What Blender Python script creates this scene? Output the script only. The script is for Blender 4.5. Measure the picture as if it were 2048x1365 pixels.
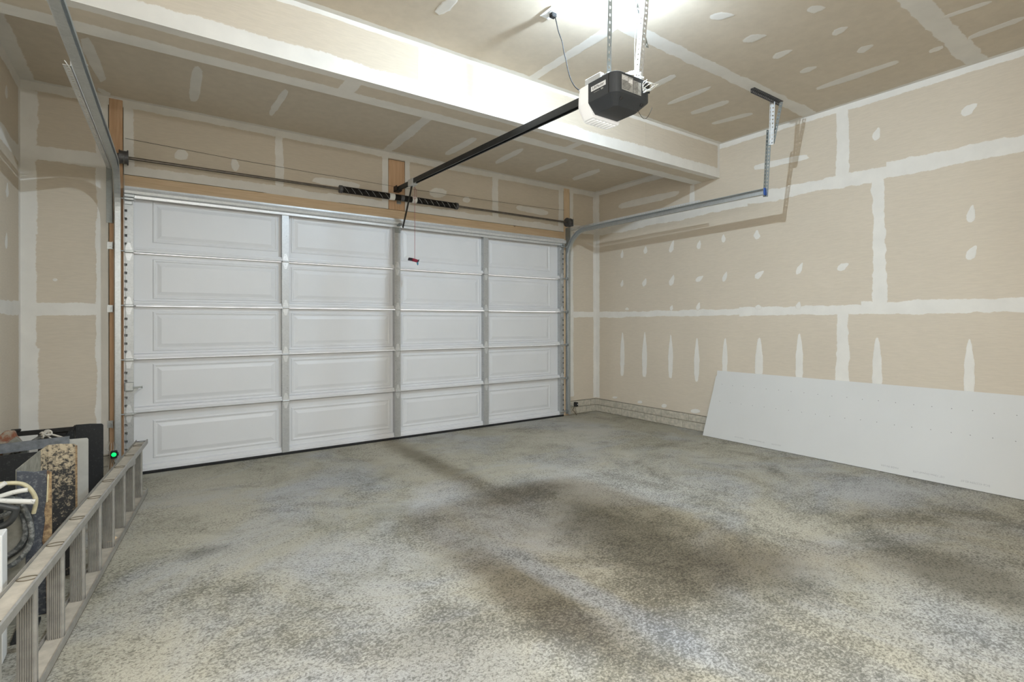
import bpy, bmesh, math, random
from mathutils import Vector, Matrix, noise

# ------------------------------------------------------------------ clear
for o in list(bpy.data.objects):
    bpy.data.objects.remove(o, do_unlink=True)
scene = bpy.context.scene
COL = scene.collection
random.seed(7)

# ------------------------------------------------------------------ camera
# world: x along the garage door (0 = left edge of door), y = 0 door face, room is y < 0, z up
cam_d = bpy.data.cameras.new('camera')
cam = bpy.data.objects.new('camera', cam_d)
COL.objects.link(cam)
cam_d.sensor_width = 36.0
cam_d.sensor_fit = 'HORIZONTAL'
cam_d.lens = 1032.0 / 2048 * 36
cam_d.shift_y = -(682.5 - 646.46) / 2048
cam_d.clip_start = 0.02
cam.location = (0.172, -5.435, 1.2936)
cam.rotation_euler = (Matrix.Rotation(-0.6134, 4, 'Z') @ Matrix.Rotation(math.pi / 2, 4, 'X')
                      @ Matrix.Rotation(-0.0018, 4, 'Z')).to_euler()
scene.camera = cam

# ------------------------------------------------------------------ world, exposure
SKY = 5.0          # daylight strength, fill through the window added in the left wall
world = bpy.data.worlds.new('world')
scene.world = world
world.use_nodes = True
world.node_tree.nodes['Background'].inputs[0].default_value = (1.0, 0.985, 0.96, 1)
world.node_tree.nodes['Background'].inputs[1].default_value = SKY
scene.view_settings.view_transform = 'Standard'
scene.view_settings.look = 'None'
scene.view_settings.gamma = 1.0
scene.view_settings.exposure = 0.0
BULB = 10000.0        # emission of the bare bulb by the opener
FILL_TUBE = 74.0         # emission of the unseen fill light added behind the viewer

# ------------------------------------------------------------------ dimensions
W, H = 4.877, 2.44
XL, XR = -0.645, 5.539
YF, YB = 0.051, -7.0
ZC, ZL, ZB = 3.345, 3.20, 2.956
BY0, BY1 = -1.9625, -1.615
ZD = 0.188
T1, T2 = 1.412, 2.632

# ------------------------------------------------------------------ helpers
def tag(o, label=None, cat=None, group=None, kind=None):
    if label: o['label'] = label
    if cat: o['category'] = cat
    if group: o['group'] = group
    if kind: o['kind'] = kind
    return o

def empty(name, loc=(0, 0, 0), label=None, cat=None, group=None, kind=None):
    o = bpy.data.objects.new(name, None)
    o.empty_display_size = 0.1
    o.location = loc
    COL.objects.link(o)
    return tag(o, label, cat, group, kind)

def link(name, me, m=None, parent=None, smooth=False):
    o = bpy.data.objects.new(name, me)
    COL.objects.link(o)
    if m is not None and not me.materials:
        me.materials.append(m)
    if smooth:
        for p in me.polygons: p.use_smooth = True
    if parent is not None:
        o.parent = parent
        if parent.type == 'EMPTY':      # meshes are built in world coordinates
            o.matrix_parent_inverse = Matrix.Translation(-parent.location)
    return o

class MB:
    """collects geometry in world coordinates, build() links it as one mesh object"""
    def __init__(s): s.v = []; s.f = []; s.sm = []
    def add(s, vs, fs, smooth=False):
        n = len(s.v)
        s.v += [tuple(p) for p in vs]
        s.f += [tuple(i + n for i in f) for f in fs]
        s.sm += [smooth] * len(fs)
        return s
    def box(s, x0, x1, y0, y1, z0, z1):
        if x0 > x1: x0, x1 = x1, x0
        if y0 > y1: y0, y1 = y1, y0
        if z0 > z1: z0, z1 = z1, z0
        v = [(x, y, z) for z in (z0, z1) for y in (y0, y1) for x in (x0, x1)]
        return s.add(v, [(0, 2, 3, 1), (4, 5, 7, 6), (0, 1, 5, 4), (2, 6, 7, 3), (0, 4, 6, 2), (1, 3, 7, 5)])
    def obox(s, c, ax, ay, az):
        c, ax, ay, az = map(Vector, (c, ax, ay, az))
        v = [c + ax * i + ay * j + az * k for k in (-1, 1) for j in (-1, 1) for i in (-1, 1)]
        return s.add(v, [(0, 2, 3, 1), (4, 5, 7, 6), (0, 1, 5, 4), (2, 6, 7, 3), (0, 4, 6, 2), (1, 3, 7, 5)])
    def cyl(s, p0, p1, r, n=16, r1=None, caps=True):
        return s.tube([p0, p1], r, n, caps, r1)
    def tube(s, pts, r, n=8, caps=True, r1=None, closed=False):
        pts = [Vector(p) for p in pts]
        m = len(pts)
        t0 = (pts[1] - pts[0]).normalized()
        up = Vector((0, 0, 1)) if abs(t0.z) < 0.9 else Vector((1, 0, 0))
        a = t0.cross(up).normalized()
        rings = []
        for i, p in enumerate(pts):
            if closed: t = pts[(i + 1) % m] - pts[i - 1]
            else: t = (pts[min(i + 1, m - 1)] - pts[max(i - 1, 0)])
            if t.length < 1e-9: t = t0
            t.normalize()
            a = (a - t * a.dot(t))
            if a.length < 1e-6: a = t.orthogonal()
            a.normalize()
            b = t.cross(a)
            rr = r if r1 is None else r + (r1 - r) * i / (m - 1)
            rings.append([p + (a * math.cos(2 * math.pi * k / n) + b * math.sin(2 * math.pi * k / n)) * rr for k in range(n)])
        v = [q for R in rings for q in R]
        f = []
        for i in range(m if closed else m - 1):
            j = (i + 1) % m
            for k in range(n):
                f.append((i * n + k, i * n + (k + 1) % n, j * n + (k + 1) % n, j * n + k))
        s.add(v, f, True)
        if caps and not closed:
            s.add(rings[0], [tuple(range(n))[::-1]])
            s.add(rings[-1], [tuple(range(n))])
        return s
    def loops(s, rings, cap0=True, cap1=True, smooth=False):
        n = len(rings[0])
        v = [q for R in rings for q in R]
        f = []
        for i in range(len(rings) - 1):
            for k in range(n):
                f.append((i * n + k, i * n + (k + 1) % n, (i + 1) * n + (k + 1) % n, (i + 1) * n + k))
        if cap0: f.append(tuple(range(n))[::-1])
        if cap1: f.append(tuple((len(rings) - 1) * n + k for k in range(n)))
        return s.add(v, f, smooth)
    def prism(s, poly, axis, a, b):
        """poly = list of 2-D points in the two other axes (in xyz order), extruded along axis a..b"""
        def P(q, t):
            l = list(q); l.insert(axis, t); return tuple(l)
        return s.loops([[P(q, a) for q in poly], [P(q, b) for q in poly]])
    def sweep(s, prof, path, side):
        """prof: closed 2-D outline (along side vector, along normal); path: 3-D points"""
        path = [Vector(p) for p in path]
        side = Vector(side)
        rings = []
        for i, p in enumerate(path):
            t = (path[min(i + 1, len(path) - 1)] - path[max(i - 1, 0)]).normalized()
            nn = t.cross(side).normalized()
            rings.append([p + side * a + nn * b for a, b in prof])
        return s.loops(rings)
    def mesh(s, name):
        me = bpy.data.meshes.new(name)
        me.from_pydata(s.v, [], s.f)
        for p, q in zip(me.polygons, s.sm): p.use_smooth = q
        bm = bmesh.new(); bm.from_mesh(me)
        bmesh.ops.recalc_face_normals(bm, faces=bm.faces)
        bm.to_mesh(me); bm.free()
        me.update()
        return me
    def build(s, name, m, parent=None, bevel=0, seg=1):
        o = link(name, s.mesh(name), m, parent)
        if bevel:
            md = o.modifiers.new('bevel', 'BEVEL'); md.width = bevel; md.segments = seg
            md.limit_method = 'ANGLE'; md.angle_limit = math.radians(40)
        return o

def thick(prof, t):
    """turn an open 2-D polyline into a closed outline of thickness t"""
    n = len(prof); off = []
    for i in range(n):
        a = Vector(prof[max(i - 1, 0)]); b = Vector(prof[min(i + 1, n - 1)])
        if 0 < i < n - 1:
            d1 = (Vector(prof[i]) - a).normalized(); d2 = (b - Vector(prof[i])).normalized()
            n1 = Vector((-d1.y, d1.x)); n2 = Vector((-d2.y, d2.x))
            q = (n1 + n2); q = q / max(q.dot(n1), 0.3)
        else:
            d = (b - a).normalized(); q = Vector((-d.y, d.x))
        off.append(tuple(Vector(prof[i]) + q * t))
    return list(prof) + off[::-1]

# ------------------------------------------------------------------ materials
def base_mat(name):
    m = bpy.data.materials.new(name)
    m.use_nodes = True
    nt = m.node_tree
    b = nt.nodes['Principled BSDF']
    return m, nt, b

def N(nt, typ, **kw):
    n = nt.nodes.new(typ)
    for k, v in kw.items():
        if k in n.inputs: n.inputs[k].default_value = v
        else: setattr(n, k, v)
    return n

def pos(nt, scale=(1, 1, 1), rot=(0, 0, 0)):
    g = N(nt, 'ShaderNodeNewGeometry')
    mp = N(nt, 'ShaderNodeMapping')
    mp.inputs['Scale'].default_value = scale
    mp.inputs['Rotation'].default_value = rot
    nt.links.new(g.outputs['Position'], mp.inputs['Vector'])
    return mp.outputs['Vector']

def nz(nt, vec, scale, detail=4, rough=0.55, dist=0.0):
    n = N(nt, 'ShaderNodeTexNoise', Scale=scale, Detail=detail, Roughness=rough, Distortion=dist)
    nt.links.new(vec, n.inputs['Vector'])
    return n.outputs['Fac']

def ramp(nt, fac, stops):
    r = N(nt, 'ShaderNodeValToRGB')
    e = r.color_ramp.elements
    while len(e) < len(stops): e.new(0.5)
    for q, (p, c) in zip(e, stops):
        q.position = p
        q.color = (c, c, c, 1) if isinstance(c, (int, float)) else (*c, 1)
    nt.links.new(fac, r.inputs[0])
    return r.outputs[0]

def mix(nt, fac, a, b, mode='MIX'):
    n = N(nt, 'ShaderNodeMix', data_type='RGBA', blend_type=mode)
    for sock, v in ((n.inputs[0], fac), (n.inputs[6], a), (n.inputs[7], b)):
        if isinstance(v, bpy.types.NodeSocket): nt.links.new(v, sock)
        elif isinstance(v, (int, float)): sock.default_value = v
        else: sock.default_value = (*v, 1)
    return n.outputs[2]

def math_(nt, op, a, b=None, c=None, clamp=False):
    n = N(nt, 'ShaderNodeMath', operation=op, use_clamp=clamp)
    for i, v in enumerate((a, b, c)):
        if v is None: continue
        if isinstance(v, bpy.types.NodeSocket): nt.links.new(v, n.inputs[i])
        else: n.inputs[i].default_value = v
    return n.outputs[0]

def bump(nt, b, h, strength, dist=0.002):
    n = N(nt, 'ShaderNodeBump', Strength=strength, Distance=dist)
    nt.links.new(h, n.inputs['Height'])
    nt.links.new(n.outputs[0], b.inputs['Normal'])

def simple(name, col, rough=0.6, metal=0.0, var=0.12, scale=12, bmp=0.0, stretch=(1, 1, 1)):
    m, nt, b = base_mat(name)
    v = pos(nt, stretch)
    f = nz(nt, v, scale, 5)
    c = ramp(nt, f, [(0.3, tuple(x * (1 - var) for x in col)), (0.7, tuple(min(1, x * (1 + var)) for x in col))])
    nt.links.new(c, b.inputs['Base Color'])
    b.inputs['Roughness'].default_value = rough
    b.inputs['Metallic'].default_value = metal
    if bmp: bump(nt, b, f, bmp)
    return m

PAPER = (0.61, 0.54, 0.44)
MUD = (0.745, 0.72, 0.67)

def paper_color(nt):
    v = pos(nt)
    a = nz(nt, v, 1.1, 3)
    g = nz(nt, pos(nt, (1, 1, 9)), 14, 4)
    c = ramp(nt, a, [(0.3, tuple(x * 0.96 for x in PAPER)), (0.7, tuple(x * 1.05 for x in PAPER))])
    c = mix(nt, 0.35, c, ramp(nt, g, [(0.35, tuple(x * 0.90 for x in PAPER)), (0.65, tuple(x * 1.08 for x in PAPER))]))
    return c, g

def make_paper():
    m, nt, b = base_mat('drywall_paper')
    c, g = paper_color(nt)
    nt.links.new(c, b.inputs['Base Color'])
    b.inputs['Roughness'].default_value = 0.9
    b.inputs['Specular IOR Level'].default_value = 0.2
    bump(nt, b, g, 0.08, 0.001)
    return m

def make_mud():
    m, nt, b = base_mat('joint_compound')
    c, g = paper_color(nt)
    at = N(nt, 'ShaderNodeAttribute', attribute_name='edge')
    n1 = nz(nt, pos(nt), 42, 4, 0.6)
    n2 = nz(nt, pos(nt), 7, 3)
    s = math_(nt, 'ADD', at.outputs['Fac'], math_(nt, 'MULTIPLY', math_(nt, 'SUBTRACT', n1, 0.5), 0.9))
    f = ramp(nt, s, [(0.12, 0.0), (0.36, 1.0)])
    mc = ramp(nt, n2, [(0.3, tuple(x * 0.95 for x in MUD)), (0.7, tuple(x * 1.03 for x in MUD))])
    nt.links.new(mix(nt, f, c, mc), b.inputs['Base Color'])
    b.inputs['Roughness'].default_value = 0.85
    b.inputs['Specular IOR Level'].default_value = 0.25
    bump(nt, b, n2, 0.12, 0.002)
    return m

def make_floor():
    m, nt, b = base_mat('stained_shadowed_concrete')
    v = pos(nt)
    big = nz(nt, v, 0.7, 6, 0.62, 0.6)
    med = nz(nt, pos(nt, (1, 1.3, 1)), 2.3, 7, 0.68, 0.6)
    blue = nz(nt, pos(nt, (1, 1, 1), (0, 0, 0.7)), 0.9, 5, 0.6, 0.8)
    fine = nz(nt, pos(nt, (1.0, 1.25, 1), (0, 0, -0.35)), 52, 9, 0.80, 0.2)
    mid = nz(nt, pos(nt, (1.0, 1.4, 1), (0, 0, 0.25)), 13, 9, 0.82, 0.3)
    grain = nz(nt, v, 150, 4, 0.75)
    c = ramp(nt, big, [(0.30, (0.39, 0.365, 0.285)), (0.48, (0.465, 0.435, 0.35)), (0.70, (0.53, 0.495, 0.405))])
    c = mix(nt, ramp(nt, blue, [(0.46, 0.0), (0.64, 0.8)]), c, (0.46, 0.465, 0.47))
    c = mix(nt, ramp(nt, med, [(0.52, 0.0), (0.70, 0.55)]), c, (0.25, 0.24, 0.19))
    c = mix(nt, ramp(nt, med, [(0.28, 0.4), (0.42, 0.0)]), c, (0.57, 0.54, 0.46))
    # soft blobs: old stains, pale patches, painted opener and rail shadow, in floor metres
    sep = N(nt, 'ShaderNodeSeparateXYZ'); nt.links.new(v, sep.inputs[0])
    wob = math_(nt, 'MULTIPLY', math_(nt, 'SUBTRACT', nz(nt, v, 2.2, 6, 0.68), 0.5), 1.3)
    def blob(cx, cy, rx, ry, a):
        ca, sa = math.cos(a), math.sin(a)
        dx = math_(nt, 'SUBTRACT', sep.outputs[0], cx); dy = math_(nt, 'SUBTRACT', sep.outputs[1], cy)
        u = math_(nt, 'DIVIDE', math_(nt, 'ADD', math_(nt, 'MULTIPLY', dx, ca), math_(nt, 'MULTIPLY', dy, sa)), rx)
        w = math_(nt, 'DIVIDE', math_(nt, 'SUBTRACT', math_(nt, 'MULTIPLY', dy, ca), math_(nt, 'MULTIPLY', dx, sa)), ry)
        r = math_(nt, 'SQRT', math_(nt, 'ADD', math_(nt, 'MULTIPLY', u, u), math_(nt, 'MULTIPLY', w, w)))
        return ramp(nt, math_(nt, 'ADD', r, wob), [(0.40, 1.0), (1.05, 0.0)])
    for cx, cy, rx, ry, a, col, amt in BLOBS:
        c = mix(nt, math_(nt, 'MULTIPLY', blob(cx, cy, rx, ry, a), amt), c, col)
    # clustered dark pits on the smoother trowelled base
    dens = nz(nt, v, 1.6, 6, 0.66, 0.6)
    pits = nz(nt, pos(nt, (1.0, 1.2, 1), (0, 0, -0.35)), 74, 3, 0.62, 0.5)
    crumb = nz(nt, pos(nt, (1.0, 1.5, 1), (0, 0, 0.2)), 20, 7, 0.72, 0.4)
    near = N(nt, 'ShaderNodeMapRange'); nt.links.new(sep.outputs[1], near.inputs[0])
    near.inputs[1].default_value = -0.8; near.inputs[2].default_value = -3.2; near.inputs[3].default_value = -0.05; near.inputs[4].default_value = 0.02
    dd = math_(nt, 'ADD', math_(nt, 'MULTIPLY', math_(nt, 'SUBTRACT', dens, 0.5), 0.55), near.outputs[0])
    sp = ramp(nt, math_(nt, 'ADD', pits, dd), [(0.49, 0.0), (0.62, 1.0)])
    sm = ramp(nt, math_(nt, 'ADD', crumb, dd), [(0.50, 0.0), (0.68, 1.0)])
    c = mix(nt, math_(nt, 'MULTIPLY', sm, 0.70), c, (0.52, 0.52, 0.51), 'MULTIPLY')
    c = mix(nt, math_(nt, 'MULTIPLY', sp, 0.85), c, (0.42, 0.42, 0.41), 'MULTIPLY')
    c = mix(nt, 0.5, c, ramp(nt, grain, [(0.3, 0.2), (0.7, 0.8)]), 'OVERLAY')
    c = mix(nt, 1.0, c, (0.81, 0.805, 0.80), 'MULTIPLY')
    nt.links.new(c, b.inputs['Base Color'])
    nt.links.new(ramp(nt, med, [(0.3, 0.62), (0.7, 0.82)]), b.inputs['Roughness'])
    b.inputs['Specular IOR Level'].default_value = 0.3
    bump(nt, b, math_(nt, 'ADD', fine, math_(nt, 'MULTIPLY', grain, 0.5)), 0.15, 0.003)
    return m

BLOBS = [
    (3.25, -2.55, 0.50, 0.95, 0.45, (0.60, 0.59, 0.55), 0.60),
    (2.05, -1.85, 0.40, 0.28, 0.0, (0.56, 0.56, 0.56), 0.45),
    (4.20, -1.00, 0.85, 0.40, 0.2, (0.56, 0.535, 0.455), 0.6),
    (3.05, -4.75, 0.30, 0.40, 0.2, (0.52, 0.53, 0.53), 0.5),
    (2.30, -0.90, 0.16, 0.95, -0.03, (0.25, 0.235, 0.18), 0.55),  # shadow of the opener rail painted into the floor
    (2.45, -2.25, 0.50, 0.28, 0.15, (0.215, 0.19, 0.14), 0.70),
    (2.55, -3.30, 0.48, 1.05, -0.25, (0.17, 0.155, 0.115), 0.72),  # dark central zone: opener shadow painted into the colour, plus stain
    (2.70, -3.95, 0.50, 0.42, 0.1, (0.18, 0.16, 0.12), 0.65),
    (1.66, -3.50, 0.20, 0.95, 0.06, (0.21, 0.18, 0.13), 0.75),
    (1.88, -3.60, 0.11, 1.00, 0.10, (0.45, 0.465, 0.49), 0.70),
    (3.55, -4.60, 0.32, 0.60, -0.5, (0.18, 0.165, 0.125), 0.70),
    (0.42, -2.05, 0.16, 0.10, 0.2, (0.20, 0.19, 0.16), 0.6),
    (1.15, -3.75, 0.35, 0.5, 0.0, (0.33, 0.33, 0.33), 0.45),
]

def make_wood(name, c0, c1, axis):
    m, nt, b = base_mat(name)
    st = [14, 14, 14]; st[axis] = 0.9
    g = nz(nt, pos(nt, tuple(st)), 3.0, 6, 0.6, 1.2)
    k = N(nt, 'ShaderNodeTexVoronoi', Scale=4.2)
    nt.links.new(pos(nt), k.inputs['Vector'])
    c = ramp(nt, g, [(0.3, c0), (0.7, c1)])
    kf = ramp(nt, k.outputs['Distance'], [(0.03, 1.0), (0.085, 0.0)])
    c = mix(nt, math_(nt, 'MULTIPLY', kf, 0.8), c, tuple(x * 0.28 for x in c0))
    nt.links.new(c, b.inputs['Base Color'])
    b.inputs['Roughness'].default_value = 0.75
    bump(nt, b, g, 0.2, 0.001)
    return m

def make_galv(name, col=(0.52, 0.54, 0.54), metal=0.75, rough=0.42):
    m, nt, b = base_mat(name)
    k = N(nt, 'ShaderNodeTexVoronoi', Scale=90.0)
    nt.links.new(pos(nt), k.inputs['Vector'])
    f = N(nt, 'ShaderNodeSeparateColor'); nt.links.new(k.outputs['Color'], f.inputs[0])
    s = nz(nt, pos(nt), 9, 4)
    c = ramp(nt, f.outputs[0], [(0.0, tuple(x * 0.92 for x in col)), (1.0, tuple(min(1, x * 1.07) for x in col))])
    c = mix(nt, 0.3, c, ramp(nt, s, [(0.3, tuple(x * 0.7 for x in col)), (0.7, col)]))
    nt.links.new(c, b.inputs['Base Color'])
    b.inputs['Metallic'].default_value = metal
    b.inputs['Roughness'].default_value = rough
    return m

def make_stile():
    """galvanised stile with rows of small punched holes"""
    m = make_galv('punched_galvanised', (0.50, 0.51, 0.51), 0.5, 0.42)
    nt = m.node_tree; b = nt.nodes['Principled BSDF']
    src = b.inputs['Base Color'].links[0].from_socket
    k = N(nt, 'ShaderNodeTexVoronoi', Scale=1.0, Randomness=0.35)
    nt.links.new(pos(nt, (46, 46, 40)), k.inputs['Vector'])
    dots = ramp(nt, k.outputs['Distance'], [(0.13, 1.0), (0.19, 0.0)])
    band = ramp(nt, nz(nt, pos(nt, (0, 0, 1)), 5.5, 1), [(0.50, 0.0), (0.54, 1.0)])
    f = math_(nt, 'MULTIPLY', dots, band)
    nt.links.new(mix(nt, math_(nt, 'MULTIPLY', f, 0.85), src, (0.03, 0.03, 0.03)), b.inputs['Base Color'])
    return m

def make_speckle(name, c0, c1, scale, lo, hi, grad=None):
    m, nt, b = base_mat(name)
    f = nz(nt, pos(nt), scale, 6, 0.7)
    if grad:
        sep = N(nt, 'ShaderNodeSeparateXYZ'); nt.links.new(pos(nt), sep.inputs[0])
        g = N(nt, 'ShaderNodeMapRange'); nt.links.new(sep.outputs[2], g.inputs[0])
        g.inputs[1].default_value = grad[0]; g.inputs[2].default_value = grad[1]
        g.inputs[3].default_value = -0.10; g.inputs[4].default_value = 0.14
        f = math_(nt, 'ADD', f, g.outputs[0])
    c = ramp(nt, f, [(lo, c0), (hi, c1)])
    nt.links.new(c, b.inputs['Base Color'])
    b.inputs['Roughness'].default_value = 0.6
    return m

def emit(name, col, strength):
    m, nt, b = base_mat(name)
    b.inputs['Base Color'].default_value = (*col, 1)
    b.inputs['Emission Color'].default_value = (*col, 1)
    b.inputs['Emission Strength'].default_value = strength
    return m

M = {}
M['paper'] = make_paper()
M['mud'] = make_mud()
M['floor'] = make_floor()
M['frame'] = simple('wall_framing', (0.30, 0.27, 0.22), 0.9)
M['block'] = simple('concrete_block', (0.47, 0.435, 0.36), 0.92, 0, 0.22, 26, 0.5)
M['mortar'] = simple('block_mortar', (0.36, 0.33, 0.27), 0.95, 0, 0.2, 40, 0.4)
M['pine_z'] = make_wood('pine_upright', (0.50, 0.31, 0.175), (0.63, 0.42, 0.26), 2)
M['pine_x'] = make_wood('pine_header', (0.58, 0.42, 0.26), (0.70, 0.54, 0.36), 0)
M['pine_pale'] = make_wood('pine_pale', (0.62, 0.46, 0.29), (0.73, 0.57, 0.39), 2)
M['pine_dark'] = make_wood('pine_weathered', (0.20, 0.12, 0.065), (0.30, 0.19, 0.11), 2)
M['white'] = simple('white_door_steel', (0.70, 0.705, 0.715), 0.42, 0, 0.02, 3)
M['white_stop'] = simple('white_stop_moulding', (0.78, 0.78, 0.76), 0.6, 0, 0.03, 6)
M['galv'] = make_galv('galvanised_steel')
M['galv_light'] = make_galv('bright_galvanised_steel', (0.68, 0.69, 0.69), 0.5, 0.4)
M['galv_dark'] = make_galv('dull_track_steel', (0.33, 0.35, 0.34), 0.7, 0.5)
M['stile'] = make_stile()
M['rubber'] = simple('black_rubber', (0.012, 0.012, 0.012), 0.8)
M['hole'] = simple('dark_slot', (0.03, 0.032, 0.032), 0.9)
M['black_steel'] = simple('black_steel', (0.022, 0.021, 0.02), 0.45, 0.3, 0.3, 30)
M['rail_black'] = simple('opener_rail_black', (0.028, 0.029, 0.03), 0.4, 0.4, 0.2, 20)
M['spring'] = simple('oiled_spring_wire', (0.016, 0.014, 0.013), 0.35, 0.5, 0.3, 60)
M['white_paint'] = simple('white_paint_mark', (0.8, 0.79, 0.75), 0.7)
M['tube_steel'] = simple('torsion_tube_steel', (0.16, 0.14, 0.12), 0.4, 0.7, 0.2, 25)
M['cast'] = simple('cast_grey_metal', (0.12, 0.12, 0.125), 0.5, 0.5, 0.2, 40)
M['plastic_dark'] = simple('charcoal_plastic', (0.042, 0.046, 0.052), 0.5, 0, 0.08, 5)
M['lens'] = emit('frosted_lit_lens', (0.86, 0.86, 0.85), 0.30)
M['sticker'] = simple('silver_label', (0.42, 0.42, 0.40), 0.4, 0.2, 0.25, 60)
M['label_white'] = simple('white_label', (0.82, 0.82, 0.82), 0.5, 0, 0.02)
M['ink'] = simple('black_ink', (0.02, 0.02, 0.02), 0.6)
M['ink_grey'] = simple('grey_print', (0.42, 0.42, 0.42), 0.8)
M['cord'] = simple('grey_cord', (0.007, 0.007, 0.007), 0.9)
M['cord_white'] = simple('white_wire', (0.75, 0.74, 0.70), 0.5)
M['red'] = simple('red_plastic', (0.22, 0.008, 0.03), 0.4)
M['navy'] = simple('dark_plastic_grip', (0.03, 0.025, 0.04), 0.4)
M['cyan'] = simple('blue_green_tag', (0.03, 0.18, 0.26), 0.5)
M['rope_red'] = simple('red_cord', (0.35, 0.12, 0.12), 0.7)
M['blue'] = simple('blue_tape', (0.02, 0.09, 0.38), 0.5)
M['sheet'] = simple('grey_white_board_face', (0.62, 0.62, 0.605), 0.85, 0, 0.02, 2)
M['alu'] = simple('dusty_aluminium', (0.35, 0.335, 0.305), 0.45, 0.4, 0.16, 22, 0.05)
M['alu_dust'] = simple('dust_covered_aluminium', (0.44, 0.395, 0.325), 0.75, 0.1, 0.18, 18, 0.05)
M['dirt'] = simple('dark_grime', (0.13, 0.105, 0.07), 0.9)
M['jb'] = make_speckle('black_spattered_steel', (0.014, 0.015, 0.016), (0.10, 0.10, 0.10), 60, 0.56, 0.8)
M['jgrey'] = simple('pale_grey_board', (0.50, 0.49, 0.45), 0.8, 0, 0.12, 10)
M['jspeck'] = make_speckle('tan_spattered_board', (0.022, 0.022, 0.022), (0.46, 0.38, 0.26), 70, 0.50, 0.66, (0.25, 0.68))
M['jblue'] = make_speckle('blue_grey_spattered_steel', (0.055, 0.062, 0.078), (0.24, 0.25, 0.26), 65, 0.50, 0.75)
M['jrust'] = make_speckle('rusty_edge', (0.13, 0.075, 0.04), (0.42, 0.30, 0.16), 45, 0.4, 0.65)
M['rust'] = make_speckle('rust_and_cement', (0.25, 0.09, 0.045), (0.36, 0.31, 0.24), 22, 0.42, 0.6)
M['cement'] = simple('cement_grey', (0.25, 0.24, 0.20), 0.9, 0, 0.25, 30, 0.3)
M['bar'] = simple('grey_steel_bar', (0.20, 0.215, 0.235), 0.5, 0.4, 0.25, 35)
M['hose_grey'] = make_speckle('grey_muddy_hose', (0.055, 0.06, 0.058), (0.36, 0.36, 0.34), 40, 0.45, 0.7)
M['hose_white'] = make_speckle('white_spattered_hose', (0.05, 0.05, 0.05), (0.62, 0.61, 0.57), 55, 0.30, 0.42)
M['hose_yellow'] = simple('yellowed_hose', (0.50, 0.45, 0.29), 0.6, 0, 0.2, 30)
M['hose_black'] = simple('black_hose', (0.03, 0.032, 0.032), 0.5, 0, 0.4, 30)
M['rope'] = simple('dirty_white_rope', (0.56, 0.52, 0.45), 0.85, 0, 0.2, 60)
M['green_led'] = emit('green_led', (0.0, 0.85, 0.13), 1.6)
M['bulb'] = emit('lit_bulb_glass', (0.74, 0.90, 1.05), BULB)
M['tube'] = emit('fill_light_diffuser', (0.96, 1.0, 1.02), FILL_TUBE)
M['porcelain'] = simple('white_porcelain', (0.8, 0.8, 0.78), 0.3, 0, 0.02)
M['dimple'] = simple('screw_dimple', (0.30, 0.30, 0.29), 0.8)

# ================================================================== SETTING
def plane3(pl, a, b, off):
    if pl == 'R': return (XR - off, a, b)
    if pl == 'L': return (XL + off, a, b)
    if pl == 'F': return (a, YF - off, b)
    if pl == 'C': return (a, b, ZC - off)
    if pl == 'K': return (a, b, ZL - off)
    if pl == 'BF': return (a, BY0 - off, b)
    if pl == 'BU': return (a, b, ZB - off)

_pid = [0]
_lay = {}
def layer(pl):
    _lay[pl] = _lay.get(pl, 0) + 1
    return _lay[pl]
def patch_mesh(name, verts, faces, edge, parent):
    me = bpy.data.meshes.new(name)
    me.from_pydata(verts, [], faces)
    at = me.attributes.new('edge', 'FLOAT', 'POINT')
    at.data.foreach_set('value', edge)
    me.update()
    return link(name, me, M['mud'], parent)

def strip(parent, pl, p0, p1, w, rag=0.013, one=0, name='joint_tape'):
    """ragged band of joint compound along p0-p1 in the plane; one=+1/-1: the band lies on one side only (inside corner)"""
    _pid[0] += 1
    k = _pid[0]
    p0, p1 = Vector(p0), Vector(p1)
    d = p1 - p0; L = d.length; d /= L
    nrm = Vector((-d.y, d.x))
    n = max(4, int(L / 0.035))
    vs, ed, fs = [], [], []
    base = 0.0009 + layer(pl) * 0.00007
    for i in range(n + 1):
        s = L * i / n
        def rg(q):
            return (noise.noise((s * 3.1, q * 7.3, k * 3.7)) * 1.2 + noise.noise((s * 13.0, q * 5.1, k * 1.9)) * 0.75
                    + noise.noise((s * 34.0, q * 9.1, k * 2.3)) * 0.45) * rag
        if one:
            cols = [(0.0, 1.0, base), (one * (w * 0.72 + rg(1)), 1.0, base), (one * (w + rg(1)), 0.0, base * 0.4)]
        else:
            h = w / 2
            a, b = rg(1), rg(2)
            cols = [(-h + a, 0, base * 0.4), (-h * 0.66 + a, 1, base), (h * 0.66 + b, 1, base), (h + b, 0, base * 0.4)]
        for c, e, off in cols:
            q = p0 + d * s + nrm * c
            vs.append(plane3(pl, q.x, q.y, off)); ed.append(e)
    m = len(cols)
    for i in range(n):
        for j in range(m - 1):
            fs.append((i * m + j, i * m + j + 1, (i + 1) * m + j + 1, (i + 1) * m + j))
    return patch_mesh(name, vs, fs, ed, parent)

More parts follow.
